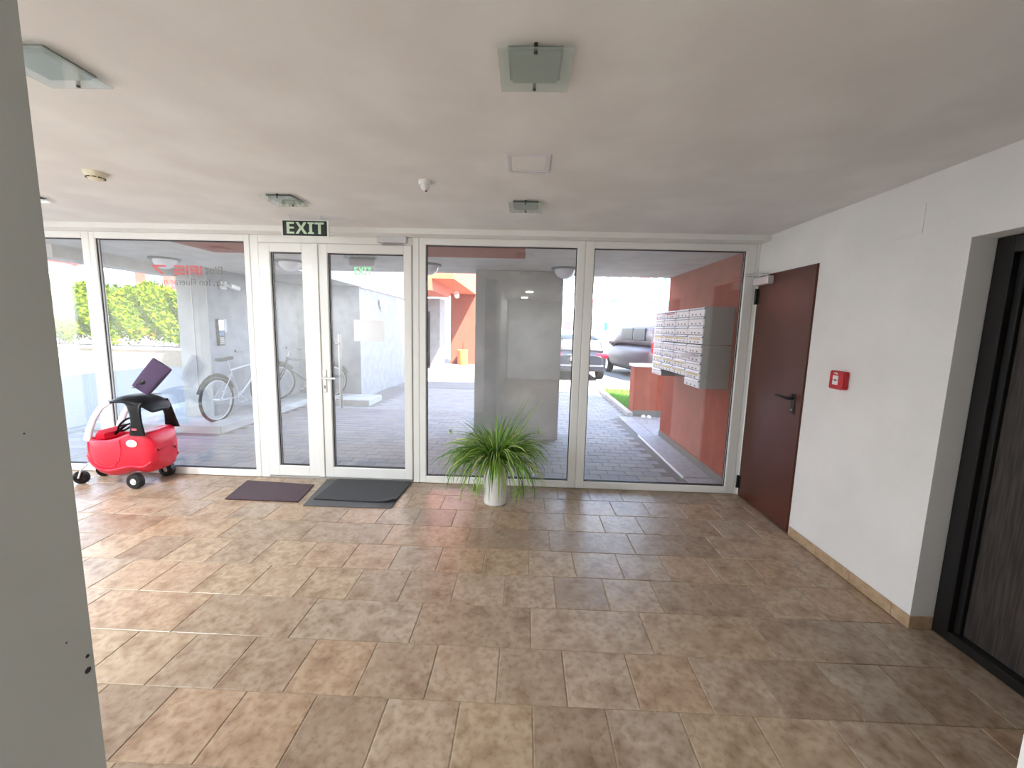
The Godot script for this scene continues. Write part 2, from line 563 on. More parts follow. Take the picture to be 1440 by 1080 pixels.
func ring_frame(g: Geo, x0: float, x1: float, y0: float, y1: float, a: float, b: float, c: float, d: float, z0: float, z1: float, ch: float) -> void:
	g.bx(x0, a, y0, y1, z0, z1, ch)
	g.bx(b, x1, y0, y1, z0, z1, ch)
	g.bx(a - ch, b + ch, y0, c, z0, z1, ch)
	g.bx(a - ch, b + ch, d, y1, z0, z1, ch)

func glass_parts(w: Node3D, a: float, b: float, c: float, d: float, z: float) -> void:
	var g := Geo.new()
	var t := 0.006
	for s in [0.014, -0.014]:
		g.bx(a, a + t, c, d, z + s - 0.004, z + s + 0.004)
		g.bx(b - t, b, c, d, z + s - 0.004, z + s + 0.004)
		g.bx(a + t, b - t, c, c + t, z + s - 0.004, z + s + 0.004)
		g.bx(a + t, b - t, d - t, d, z + s - 0.004, z + s + 0.004)
	g.bx(a, b, c, c + 0.003, z - 0.02, z + 0.02)
	put(w, "gasket", g, M.gasket)
	for s in [0.011, -0.011]:
		g = Geo.new()
		g.bx(a + 0.002, b - 0.002, c + 0.002, d - 0.002, z + s - 0.002, z + s + 0.002)
		put(w, "pane", g, M.pane)

func glazing() -> void:
	var at := Transform3D(Basis(), Vector3(0, 0, -3.975))
	window("window_1", "leftmost tall glass panel, cut by the grey wall end", [], at, [-5.9, -4.116, 0, 2.335, -5.83, -4.19, 0.07, 2.272])
	window("window_2", "tall glass panel with red lettering, behind the toy car", [], at, [-4.114, -2.581, 0, 2.335, -4.06, -2.637, 0.07, 2.272])
	window("window_3", "tall glass panel behind the potted plant", [], at, [-0.994, 0.529, 0, 2.335, -0.931, 0.456, 0.07, 2.272])
	window("window_4", "tall glass panel beside the brown fire door", [], at, [0.531, 2.06, 0, 2.335, 0.612, 1.97, 0.07, 2.272])
	var g := Geo.new()
	g.bx(2.06, XR, 0, 2.335, -4.01, -3.94)
	struct("trim_1", "narrow white filler strip between glazing and right wall", g, M.frame)
	# two-leaf entrance door
	var d := struct_node("door_1", "white two-leaf glazed entrance door with a narrow left leaf")
	g = Geo.new()
	g.bx(-2.579, -2.497, 0, 2.335, -4.01, -3.94, 0.006)
	g.bx(-1.058, -0.996, 0, 2.335, -4.01, -3.94, 0.006)
	g.bx(-2.50, -1.055, 2.264, 2.335, -4.01, -3.94, 0.006)
	put(d, "door_frame", g, M.frame)
	g = Geo.new()
	g.bx(-2.497, -1.058, 0.0, 0.022, -4.01, -3.935, 0.003)
	put(d, "threshold", g, M.alu)
	for l in [[-2.494, -1.959, -2.386, -2.089, 0], [-1.955, -1.061, -1.846, -1.138, 1]]:
		var leaf := Node3D.new()
		leaf.name = "door_leaf"
		d.add_child(leaf, true)
		leaf.position = Vector3(0, 0, -3.968)
		g = Geo.new()
		ring_frame(g, l[0], l[1], 0.028, 2.262, l[2], l[3], 0.13, 2.18, -0.035, 0.04, 0.006)
		if l[4] == 0: g.bx(-1.985, -1.93, 0.03, 2.26, 0.04, 0.052, 0.004)
		put(leaf, "sash", g, M.frame)
		glass_parts(leaf, l[2], l[3], 0.13, 2.18, 0.0)
		if l[4] == 1:
			g = Geo.new()
			g.bx(-1.918, -1.886, 0.88, 1.10, 0.04, 0.05, 0.004)
			g.tube([Vector3(-1.902, 1.02, 0.05), Vector3(-1.902, 1.02, 0.085), Vector3(-1.89, 1.02, 0.095), Vector3(-1.78, 1.02, 0.095)], 0.0095, 10)
			put(leaf, "lever_handle", g, M.white)
			g = Geo.new()
			g.bx(-1.907, -1.897, 0.915, 0.945, 0.05, 0.052, 0.001)
			put(leaf, "keyhole", g, M.black)
			g = Geo.new()
			g.cyl(Vector3(-1.815, 0.70, -0.10), Vector3(-1.815, 1.435, -0.10), 0.016, 14)
			g.cyl(Vector3(-1.835, 0.80, -0.035), Vector3(-1.815, 0.80, -0.10), 0.009, 10)
			g.cyl(Vector3(-1.835, 1.34, -0.035), Vector3(-1.815, 1.34, -0.10), 0.009, 10)
			put(leaf, "pull_bar", g, M.steel)
	# notice taped outside the door glass
	g = Geo.new()
	g.bx(-0.147, 0.147, -0.102, 0.102, -0.0006, 0.0006)
	one("paper_notice", "blank white sheet taped to the glass of the entrance door", "paper", g, M.paper, Vector3(-1.487, 1.475, -3.984))
	lettering()

func text(s: String, size: float, depth: float, bold := false) -> TextMesh:   # size: letter height in metres, roughly
	var t := TextMesh.new()
	var f := SystemFont.new()
	f.font_names = PackedStringArray(["Droid Sans"])
	if bold: f.font_weight = 700
	t.font = f
	t.text = s
	t.font_size = 48
	t.pixel_size = size / 34.0
	t.depth = depth
	t.curve_step = 2.0
	return t

func lettering() -> void:
	var grey := mat(rgb(66, 66, 70), 0.6)
	var red := mat(rgb(214, 32, 58), 0.5)
	var z := -3.9905
	var t := thing("glass_lettering", "grey and red block name lettered on the glass panel behind the toy car", "lettering", Vector3(-3.24, 2.005, z), PI)
	# read from outside; seen from the hall it runs backwards
	var o := put(t, "word", text("Bloc", 0.068, 0.001), grey); o.position = Vector3(-0.27, 0, 0)
	var y0 := -0.046; var y1 := 0.042; var s := 0.019
	var letters := [
		[[-0.155, -0.135, y0, y1]],
		[[-0.118, -0.040, y1 - s, y1], [-0.118, -0.098, y0, y1 - s], [-0.060, -0.040, -0.005, y1 - s], [-0.098, -0.040, -0.012, 0.006], [-0.060, -0.040, y0, -0.012]],
		[[-0.022, -0.002, y0, y1]],
		[[0.016, 0.115, y1 - s, y1], [0.016, 0.036, 0.0, y1 - s], [0.016, 0.115, -0.011, 0.007], [0.095, 0.115, y0 + s, -0.011], [0.016, 0.115, y0, y0 + s]]]
	var g: Geo
	for l in letters:
		g = Geo.new()
		for q in l: g.bx(q[0], q[1], q[2], q[3], -0.0005, 0.0005)
		put(t, "letter", g, red)
	g = Geo.new()
	g.prism(PackedVector2Array([Vector2(0.195, y1), Vector2(0.325, y1), Vector2(0.325, y1 - s), Vector2(0.245, y0), Vector2(0.215, y0), Vector2(0.288, y1 - s), Vector2(0.195, y1 - s)]), -0.0005, 0.0005)
	put(t, "letter", g, red)
	o = put(t, "address_line", text("str. Ion Flueraş nr.3", 0.056, 0.001), grey); o.position = Vector3(-0.02, -0.115, 0)

# ---------------------------------------------------------------- things in the hall
func ceiling_lamp(label: String, x: float, z: float, lit := false) -> void:
	var t := thing("ceiling_lamp", label, "ceiling lamp", Vector3(x, YC, z), 0.0, "square glass ceiling lamps")
	var g := Geo.new()
	g.bx(-0.085, 0.085, -0.006, 0.0, -0.085, 0.085, 0.001)
	put(t, "housing", g, mat(rgb(120, 124, 120), 0.5))
	g = Geo.new()
	g.bx(-0.115, 0.115, -0.026, -0.020, -0.115, 0.115, 0.001)
	var gm: StandardMaterial3D = M.lamp_glass
	put(t, "glass_plate", g, gm)
	g = Geo.new()
	g.bx(-0.075, 0.075, -0.0195, -0.0075, -0.075, 0.075, 0.001)
	put(t, "frosted_panel", g, glow(Color(1.0, 0.97, 0.9), 3.0) if lit else M.lamp_frost)
	g = Geo.new()
	for s in [-1, 1]:
		g.cyl(Vector3(0, -0.029, s * 0.098), Vector3(0, -0.001, s * 0.098), 0.006, 10)
	put(t, "screw", g, M.gasket)
	if lit:
		var l := AreaLight3D.new()
		l.name = "lamp_light"
		l.area_size = Vector2(0.15, 0.15)
		l.light_color = Color(0.96, 0.985, 1.0)
		l.light_energy = LAMP_E if z > 0.0 else 1.25  # fixed energy serves the added fill lamps in the hall
		l.area_range = 12.0
		l.shadow_enabled = true
		t.add_child(l)
		l.position = Vector3(0, -0.03, 0)
		l.rotation.x = -PI / 2

const LAMP_E := 0.75

func hall_things() -> void:
	M.lamp_glass = pane_mat(0.35, rgb(196, 210, 202)); M.lamp_glass.roughness = 0.05; M.lamp_glass.metallic_specular = 0.3
	M.lamp_frost = mat(rgb(150, 160, 154), 0.35)
	ceiling_lamp("large looking square glass lamp at the top centre of the ceiling", 0.008, -1.478)
	ceiling_lamp("square glass lamp nearest the glazing above the potted plant", -0.02, -3.022)
	ceiling_lamp("square glass lamp at the upper left, half hidden by the grey wall end", -1.635, -1.488)
	ceiling_lamp("square glass lamp just in front of the exit sign", -1.678, -2.975)
	ceiling_lamp("square glass lamp at far left, only its tip past the grey wall end", -3.59, -3.0)
	ceiling_lamp("added unseen fill lamp of square glass in the left part of the hall, nearest the side window", -4.05, -1.49, true)  # this lamp and the next are added out of view to brighten the hall
	ceiling_lamp("added unseen fill lamp of square glass in the left part of the hall, behind the grey wall end", -3.25, -1.49, true)
	ceiling_lamp("lit square glass lamp in the passage behind the viewer, nearer one", 0.08, 1.64, true)
	ceiling_lamp("lit square glass lamp in the passage behind the viewer, farther one", -0.03, 3.34, true)
	# access hatch
	var t := thing("access_hatch", "white square access hatch flush in the ceiling between two lamps", "hatch", Vector3(-0.006, YC, -2.302))
	var g := Geo.new()
	ring_frame(g, -0.112, 0.112, -0.118, 0.118, -0.092, 0.092, -0.098, 0.098, -0.007, 0.0, 0.002)
	var fr := put(t, "frame", g, mat(rgb(222, 218, 222), 0.35))
	fr.transform = Transform3D(Basis(Vector3.RIGHT, PI / 2), Vector3(0, -0.005, 0))
	g = Geo.new(); g.bx(-0.089, 0.089, -0.003, 0.0, -0.095, 0.095, 0.001)
	put(t, "lid", g, M.ceiling)
	# smoke detector, motion detector
	var cream := mat(rgb(228, 220, 196), 0.45)
	t = thing("smoke_detector", "cream smoke detector on the ceiling at the left", "detector", Vector3(-2.56, YC, -2.53))
	g = Geo.new(); g.lathe(Vector3.ZERO, [Vector2(0, -0.018), Vector2(0.052, -0.018), Vector2(0.056, -0.012), Vector2(0.056, 0), Vector2(0, 0)], 28)
	put(t, "base", g, cream)
	g = Geo.new(); g.lathe(Vector3.ZERO, [Vector2(0, -0.05), Vector2(0.016, -0.05), Vector2(0.03, -0.044), Vector2(0.045, -0.03), Vector2(0.05, -0.018), Vector2(0, -0.018)], 28)
	put(t, "cap", g, cream)
	g = Geo.new()
	for k in 10:
		var a := TAU * k / 10
		g.xf = Transform3D(Basis(Vector3.UP, a), Vector3.ZERO)
		g.box(Vector3(0, -0.034, 0.0425), Vector3(0.02, 0.006, 0.006), 0.001)
	put(t, "vent_slot", g, mat(rgb(90, 78, 58), 0.7))
	t = thing("motion_detector", "small white round sensor on the ceiling left of the access hatch", "sensor", Vector3(-0.616, YC, -2.59))
	g = Geo.new(); g.lathe(Vector3.ZERO, [Vector2(0, -0.024), Vector2(0.034, -0.024), Vector2(0.038, -0.02), Vector2(0.038, 0), Vector2(0, 0)], 24)
	put(t, "base", g, M.white)
	g = Geo.new(); g.lathe(Vector3.ZERO, [Vector2(0, -0.058), Vector2(0.012, -0.056), Vector2(0.021, -0.048), Vector2(0.026, -0.036), Vector2(0.026, -0.024), Vector2(0, -0.024)], 24)
	put(t, "lens", g, M.white)
	g = Geo.new(); g.lathe(Vector3(0.006, -0.059, 0.004), [Vector2(0, -0.003), Vector2(0.006, -0.002), Vector2(0.006, 0.004), Vector2(0, 0.004)], 10)
	put(t, "indicator", g, M.gasket)
	# exit sign on two wire hooks
	t = thing("exit_sign", "dark green EXIT sign with pale letters hanging before the entrance door", "sign", Vector3(-1.768, YC, -3.4))
	var cx := 0.0
	g = Geo.new(); g.bx(-0.188, 0.192, -0.172, -0.042, -0.012, 0.004, 0.002)
	put(t, "case", g, M.white)
	g = Geo.new(); g.bx(-0.178, 0.178, -0.163, -0.049, 0.004, 0.006, 0.0005)
	g.bx(-0.178, 0.178, -0.163, -0.049, -0.014, -0.012, 0.0005)
	put(t, "face", g, mat(rgb(8, 22, 15), 0.4))
	var ex := text("EXIT", 0.086, 0.002, true)
	var o := put(t, "letters", ex, mat(rgb(196, 218, 192), 0.5)); o.position = Vector3(cx, -0.106, 0.0065)
	var w: float = ex.get_aabb().size.x
	o.scale = Vector3(0.30 / w, 1, 1)
	o = put(t, "letters", ex, mat(rgb(196, 218, 192), 0.5)); o.position = Vector3(cx, -0.106, -0.0145); o.rotation.y = PI
	o.scale = Vector3(0.30 / w, 1, 1)
	for x in [-0.12, 0.13]:
		g = Geo.new()
		g.tube([Vector3(x, -0.043, -0.004), Vector3(x + 0.006, -0.03, -0.004), Vector3(x - 0.006, -0.02, -0.004), Vector3(x, -0.006, -0.004), Vector3(x, 0.0, -0.004)], 0.0022, 6)
		put(t, "hook", g, M.alu)
	# door closers
	t = thing("door_closer", "silver white door closer above the glazed entrance door", "door closer", Vector3(-1.235, 2.312, -3.94))
	g = Geo.new(); g.bx(-0.135, 0.135, -0.036, 0.03, 0.0, 0.045, 0.006)
	put(t, "body", g, mat(rgb(214, 214, 218), 0.35, 0.3))
	g = Geo.new(); g.cyl(Vector3(-0.085, -0.055, 0.022), Vector3(-0.085, -0.034, 0.022), 0.012, 12); g.bx(-0.1, 0.1, -0.05, -0.042, 0.014, 0.030, 0.002)
	put(t, "arm", g, M.alu)
	t = thing("door_closer", "silver white door closer at the top of the brown fire door", "door closer", Vector3(XR - 0.012, 2.0, -3.78))
	g = Geo.new(); g.bx(-0.055, 0.0, -0.038, 0.03, -0.115, 0.115, 0.006)
	put(t, "body", g, mat(rgb(214, 214, 216), 0.35, 0.2))
	g = Geo.new()
	g.cyl(Vector3(-0.028, 0.03, 0.06), Vector3(-0.028, 0.045, 0.06), 0.012, 12)
	g.tube([Vector3(-0.028, 0.048, 0.06), Vector3(-0.1, 0.05, -0.04), Vector3(-0.13, 0.052, -0.1)], 0.008, 8, 0.5)
	g.tube([Vector3(-0.13, 0.055, -0.1), Vector3(-0.05, 0.058, -0.155)], 0.008, 8, 0.5)
	put(t, "arm", g, M.alu)
	# fire alarm call point
	t = thing("fire_alarm", "red square fire alarm button on the white wall by the brown door", "fire alarm", Vector3(XR, 1.25, -2.79))
	var red := mat(rgb(200, 26, 44), 0.35)
	g = Geo.new(); g.bx(-0.03, 0, -0.058, 0.058, -0.058, 0.058, 0.006)
	put(t, "back_box", g, red)
	g = Geo.new(); g.bx(-0.046, -0.03, -0.06, 0.06, -0.06, 0.06, 0.012)
	put(t, "cover", g, red)
	g = Geo.new(); g.bx(-0.0475, -0.046, -0.03, 0.03, -0.024, 0.024, 0.0005)
	put(t, "press_plate", g, M.white)
	g = Geo.new()
	g.lathe(Vector3(-0.0475, 0, 0), [Vector2(0, 0.001), Vector2(0.007, 0.001), Vector2(0.007, 0), Vector2(0, 0)], 14, Vector3.LEFT)
	for s in [-1, 1]:
		g.tri(Vector3(-0.0482, 0, s * 0.01), Vector3(-0.0482, 0.005, s * 0.018), Vector3(-0.0482, -0.005, s * 0.018))
		g.bx(-0.0482, -0.0476, -0.0012, 0.0012, s * 0.018 - 0.003, s * 0.018 + 0.003)
	put(t, "press_mark", g, M.black)
	var ft := text("FIRE", 0.012, 0.001, true)
	o = put(t, "letters", ft, M.white); o.transform = Transform3D(Basis(Vector3.UP, -PI / 2), Vector3(-0.0464, 0.044, 0))
	g = Geo.new(); g.bx(-0.004, 0, -0.08, 0.08, -0.082, 0.082, 0.002)
	one("cover_plate", "square white blanking plate high on the right wall near the ceiling", "cover plate", g, M.wall, Vector3(XR, 2.165, -2.45))
	mats()
	plant()
	toy_car()

func mats() -> void:
	var rib := noise_tex(0.09, 512, 51, [], 3)
	var mk := func(a: Color, b: Color) -> StandardMaterial3D:
		var m := tri_mat(two(a, b, 0.06, 52), 4.0, 0.95, true, rib, 0.25)
		m.rim_enabled = true; m.rim = 0.3
		return m
	var sheet := func(p00: Vector2, p10: Vector2, p11: Vector2, p01: Vector2, y0: float, h: float, curl: float) -> Geo:
		var g := Geo.new()
		var N := 20; var K := 14
		var at := func(i: int, k: int, top: bool) -> Vector3:
			var u := float(i) / N; var v := float(k) / K
			var q := p00.lerp(p10, u).lerp(p01.lerp(p11, u), v)
			var lift := curl * pow(clampf(1.0 - Vector2(1.0 - u, v).length() / 0.2, 0, 1), 1.5) + 0.0015 * sin(u * 9.0 + v * 4.0) * (1.0 if curl > 0 else 0.6)
			return Vector3(q.x, y0 + maxf(lift, 0.0) + (h if top else 0.0), q.y)
		g.smooth(true)
		for i in N:
			for k in K:
				g.quad(at.call(i, k, true), at.call(i + 1, k, true), at.call(i + 1, k + 1, true), at.call(i, k + 1, true))
				g.quad(at.call(i, k, false), at.call(i, k + 1, false), at.call(i + 1, k + 1, false), at.call(i + 1, k, false))
		g.smooth(false)
		for i in N:
			for k in [0, K]:
				g.quad(at.call(i, k, false), at.call(i + 1, k, false), at.call(i + 1, k, true), at.call(i, k, true))
		for k in K:
			for i in [0, N]:
				g.quad(at.call(i, k, false), at.call(i, k + 1, false), at.call(i, k + 1, true), at.call(i, k, true))
		return g
	# corners: near left, near right, far right, far left (z grows towards the viewer)
	one("door_mat", "maroon textile mat on the tiles left of the entrance", "mat", sheet.call(Vector2(-2.555, -3.382), Vector2(-1.911, -3.38), Vector2(-1.967, -3.774), Vector2(-2.648, -3.82), 0.001, 0.008, 0.0), mk.call(rgb(50, 24, 36), rgb(68, 35, 49)))
	one("door_mat", "grey rubber mat lying under the black mat at the entrance door", "mat", sheet.call(Vector2(-1.832, -3.314), Vector2(-1.089, -3.323), Vector2(-1.075, -3.915), Vector2(-1.915, -3.915), 0.001, 0.005, 0.0), mk.call(rgb(66, 66, 67), rgb(86, 86, 87)))
	one("door_mat", "black fibre mat with a curled corner on top of the grey mat", "mat", sheet.call(Vector2(-1.80, -3.432), Vector2(-1.092, -3.412), Vector2(-1.07, -3.905), Vector2(-1.80, -3.905), 0.009, 0.008, 0.035), mk.call(rgb(20, 22, 25), rgb(38, 41, 46)))

func leaf_strip(az: float, e0: float, bend: float, L: float, w: float, r0: float, y0: float, roll: float) -> Array:   # arching strap leaf: list of [left, mid, right]
	var out := []
	var N := 7
	var p := Vector3(cos(az) * r0, y0, sin(az) * r0)
	var side := Vector3(-sin(az), 0, cos(az))
	for i in N + 1:
		var t := float(i) / N
		var ang := e0 - bend * pow(t, 1.15)
		var dir := Vector3(cos(az) * cos(ang), sin(ang), sin(az) * cos(ang))
		var up := side.cross(dir).normalized()
		var s := side.rotated(dir, roll * t)
		var ww := w * (0.55 + 0.9 * t) if t < 0.35 else w * (0.865 + 0.135 * (1.0 - absf(t - 0.45) / 0.55)) * pow(1.0 - (t - 0.35) / 0.65, 0.55)
		if i == N: ww = 0.0006
		out.append([p - s * ww, p - up.rotated(dir, roll * t) * ww * 0.45, p + s * ww])
		p += dir * (L / N)
	return out

func leaf_geo(g: Geo, strip: Array) -> void:
	g.smooth(true)
	for i in strip.size() - 1:
		var a: Array = strip[i]; var b: Array = strip[i + 1]
		g.quad(a[0], a[1], b[1], b[0])
		g.quad(a[1], a[2], b[2], b[1])
	g.smooth(false)

func plant() -> void:
	var rng := RandomNumberGenerator.new()
	rng.seed = 77
	var t := thing("potted_plant", "bushy spider plant with long arching leaves in a tall white pot", "potted plant", Vector3(-0.222, 0, -3.535))
	var g := Geo.new()
	g.lathe(Vector3.ZERO, [Vector2(0, 0.0), Vector2(0.088, 0.0), Vector2(0.097, 0.006), Vector2(0.099, 0.012), Vector2(0.104, 0.215), Vector2(0.107, 0.22), Vector2(0.107, 0.23), Vector2(0.105, 0.235), Vector2(0.109, 0.34), Vector2(0.117, 0.345), Vector2(0.118, 0.375), Vector2(0.113, 0.378), Vector2(0.106, 0.37), Vector2(0.104, 0.34), Vector2(0, 0.34)], 40)
	put(t, "pot", g, mat(rgb(238, 238, 236), 0.35))
	g = Geo.new(); g.lathe(Vector3.ZERO, [Vector2(0, 0.341), Vector2(0.099, 0.341), Vector2(0.09, 0.358), Vector2(0, 0.365)], 24)
	put(t, "soil", g, M.soil)
	var leaf_mats := []
	for c in [rgb(94, 136, 46), rgb(120, 160, 60), rgb(70, 108, 40), rgb(152, 180, 90), rgb(186, 194, 134), rgb(128, 152, 78)]:
		var m := mat(c, 0.42)
		m.backlight_enabled = true
		m.backlight = Color(c.r * 0.6, c.g * 0.65, c.b * 0.4)
		leaf_mats.append(m)
	var rest := []
	for k in leaf_mats.size(): rest.append(Geo.new())
	for i in 640:
		var az := rng.randf() * TAU
		var u := rng.randf()
		var e0: float; var bend: float; var L: float
		if u < 0.42:      # upright heart
			e0 = rng.randf_range(0.85, 1.5); bend = rng.randf_range(0.7, 2.2); L = rng.randf_range(0.28, 0.48)
		elif u < 0.72:   # arching out
			e0 = rng.randf_range(0.5, 1.2); bend = rng.randf_range(1.7, 2.8); L = rng.randf_range(0.40, 0.58)
		else:            # hanging skirt
			e0 = rng.randf_range(0.35, 1.0); bend = rng.randf_range(2.0, 2.7); L = rng.randf_range(0.36, 0.56)
		if i < 9:
			e0 = rng.randf_range(1.05, 1.35); bend = rng.randf_range(0.15, 0.5); L = rng.randf_range(0.58, 0.7); az = rng.randf_range(-0.7, 0.9)
		var wd := rng.randf_range(0.0055, 0.0105)
		var strip := leaf_strip(az, e0, bend, L, wd, rng.randf_range(0.0, 0.085), 0.365, rng.randf_range(-1.2, 1.2))
		var mi := 0
		var q := rng.randf()
		if u >= 0.72: mi = [2, 4, 5, 3, 1][rng.randi() % 5]
		else: mi = 0 if q < 0.25 else 1 if q < 0.5 else 2 if q < 0.65 else 3 if q < 0.82 else 5 if q < 0.93 else 4
		if i < 290:
			var lg := Geo.new()
			leaf_geo(lg, strip)
			put(t, "leaf", lg, leaf_mats[mi])
		else:
			leaf_geo(rest[mi], strip)
	for k in rest.size():
		var o := put(t, "leaf_mass", rest[k], leaf_mats[k])
		o.set_meta("kind", "stuff")
	# runners with young plantlets hanging beside the pot
	for pl in [[Vector3(-0.165, 0.13, 0.05), -0.9], [Vector3(0.205, 0.12, 0.02), 0.9], [Vector3(-0.40, 0.62, 0.0), -0.3], [Vector3(0.36, 0.66, 0.05), 0.3]]:
		var c: Vector3 = pl[0]
		var rg := Geo.new()
		var top := Vector3(c.x * 0.55, maxf(0.52, c.y + 0.06), c.z)
		rg.tube([Vector3(c.x * 0.15, 0.35, 0), top, Vector3(c.x * 0.95, maxf(0.42, c.y + 0.05), c.z), c], 0.0022, 6)
		put(t, "runner", rg, leaf_mats[4])
		var pg := Geo.new()
		var cnt := 60 if c.y < 0.3 else 9
		for i in cnt:
			var strip := leaf_strip(rng.randf() * TAU, rng.randf_range(-0.4, 1.3), rng.randf_range(0.8, 2.0), rng.randf_range(0.06, 0.14) * (1.0 if c.y < 0.3 else 0.5), 0.0045, 0.004, 0.0, 0.3)
			for s in strip:
				for k in 3: s[k] += c
			leaf_geo(pg, strip)
		put(t, "plantlet", pg, leaf_mats[3])

func toy_car() -> void:
	var red := mat(rgb(226, 24, 56), 0.3)
	red.clearcoat_enabled = true; red.clearcoat = 0.4
	var blk := mat(rgb(14, 14, 16), 0.38)
	blk.metallic_specular = 0.35
	var tyre := mat(rgb(24, 24, 26), 0.55)
	var hub := mat(rgb(214, 216, 218), 0.35)
	var clearish := mat(rgb(226, 230, 240), 0.3)
	# local: +x forward, then turned so that forward runs along -x of the room
	var t := thing("toy_car", "red and black ride-on toy car standing by the glass", "toy car", Vector3(-3.67, 0, -3.72), PI)
	var S := [[-0.335, 0.27, 0.40, 0.40, 0.075], [-0.328, 0.20, 0.46, 0.46, 0.13], [-0.29, 0.14, 0.505, 0.505, 0.165], [-0.24, 0.125, 0.525, 0.52, 0.182], [-0.19, 0.14, 0.52, 0.40, 0.188], [-0.13, 0.135, 0.505, 0.24, 0.192], [-0.06, 0.115, 0.475, 0.22, 0.196], [0.02, 0.092, 0.45, 0.22, 0.194], [0.10, 0.092, 0.44, 0.22, 0.188], [0.18, 0.112, 0.44, 0.23, 0.178], [0.24, 0.15, 0.445, 0.36, 0.162], [0.285, 0.19, 0.44, 0.44, 0.142], [0.315, 0.225, 0.425, 0.425, 0.112], [0.328, 0.27, 0.39, 0.39, 0.07]]
	var rings := []
	for s in S:
		var x: float = s[0]; var b: float = s[1]; var top: float = s[2]; var fl: float = s[3]; var w: float = s[4]
		var r := PackedVector3Array()
		var half := []
		half.append(Vector2(0.0, b)); half.append(Vector2(w * 0.55, b + 0.004)); half.append(Vector2(w * 0.82, b + 0.022)); half.append(Vector2(w * 0.97, b + 0.07))
		half.append(Vector2(w, b + (top - b) * 0.5)); half.append(Vector2(w * 0.99, top - 0.07)); half.append(Vector2(w * 0.955, top - 0.02)); half.append(Vector2(w * 0.91, top))
		half.append(Vector2(w * 0.84, top - 0.003)); half.append(Vector2(w * 0.80, lerpf(top, fl, 0.25))); half.append(Vector2(w * 0.77, fl + 0.002)); half.append(Vector2(0.0, fl + 0.004))
		for k in half.size(): r.append(Vector3(x, half[k].y, -half[k].x))
		for k in range(half.size() - 2, 0, -1): r.append(Vector3(x, half[k].y, half[k].x))
		rings.append(r)
	var g := Geo.new()
	g.smooth(true)
	g.loft(rings)
	put(t, "body", g, red)
	# sill flare along the belly and the door outline
	for side in [-1, 1]:
		var w := func(x: float) -> float:
			for i in S.size() - 1:
				if x <= S[i + 1][0]: return lerpf(S[i][4], S[i + 1][4], (x - S[i][0]) / (S[i + 1][0] - S[i][0]))
			return 0.1
		var bot := func(x: float) -> float:
			for i in S.size() - 1:
				if x <= S[i + 1][0]: return lerpf(S[i][1], S[i + 1][1], (x - S[i][0]) / (S[i + 1][0] - S[i][0]))
			return 0.1
		g = Geo.new()
		var path := []
		for k in 15:
			var x := lerpf(-0.31, 0.30, k / 14.0)
			path.append(Vector3(x, bot.call(x) + 0.075, side * (w.call(x) * 0.975)))
		g.tube(path, 0.013, 8)
		put(t, "sill", g, red)
		g = Geo.new()
		var door := []
		for p in [[-0.075, 0.455], [-0.085, 0.36], [-0.06, 0.27], [-0.01, 0.215], [0.07, 0.195], [0.15, 0.21], [0.21, 0.255], [0.25, 0.33], [0.258, 0.42]]:
			door.append(Vector3(p[0], p[1], side * (w.call(p[0]) * 0.993)))
		g.tube(door, 0.006, 6)
		put(t, "door_seam", g, red)
		g = Geo.new()
		g.xf = Transform3D(Basis(Vector3.RIGHT, 0.0), Vector3(-0.135, 0.425, side * 0.188))
		g.xf = Transform3D(Basis.from_scale(Vector3(1.5, 1.0, 1.0)), Vector3(-0.185, 0.425, side * 0.189))
		g.lathe(Vector3.ZERO, [Vector2(0.0, -0.004), Vector2(0.03, -0.004), Vector2(0.034, 0.002), Vector2(0.026, 0.006), Vector2(0.0, 0.008)], 24, Vector3(0, 0, side))
		put(t, "badge", g, mat(rgb(236, 232, 226), 0.35), "round cream badge")
		# wide black rear pillar, flared at both ends
		g = Geo.new()
		var pil := []
		for q in [[-0.245, 0.500, 0.187, 0.074, 0.012], [-0.242, 0.535, 0.184, 0.066, 0.013], [-0.235, 0.62, 0.176, 0.05, 0.014], [-0.220, 0.70, 0.166, 0.050, 0.014], [-0.200, 0.755, 0.152, 0.062, 0.014], [-0.180, 0.785, 0.135, 0.085, 0.012]]:
			pil.append(g.ring(Vector3(q[0], q[1], side * q[2]), Vector3.RIGHT, Vector3.FORWARD, q[3], q[4], 16, 0.6))
		g.smooth(true); g.loft(pil)
		put(t, "rear_pillar", g, blk)
		g = Geo.new()
		g.bx(-0.25, -0.205, 0.548, 0.566, side * 0.197 - 0.003, side * 0.197 + 0.003, 0.002)
		put(t, "pillar_badge", g, mat(rgb(226, 96, 110), 0.4), "small pink badge on the black pillar")
		# pale front pillar of the windscreen
		g = Geo.new()
		g.tube([Vector3(0.27, 0.43, side * 0.14), Vector3(0.235, 0.53, side * 0.148), Vector3(0.18, 0.64, side * 0.15), Vector3(0.11, 0.735, side * 0.147), Vector3(0.03, 0.79, side * 0.138)], [0.034, 0.03, 0.027, 0.025, 0.022], 12, 0.7)
		put(t, "front_pillar", g, clearish)
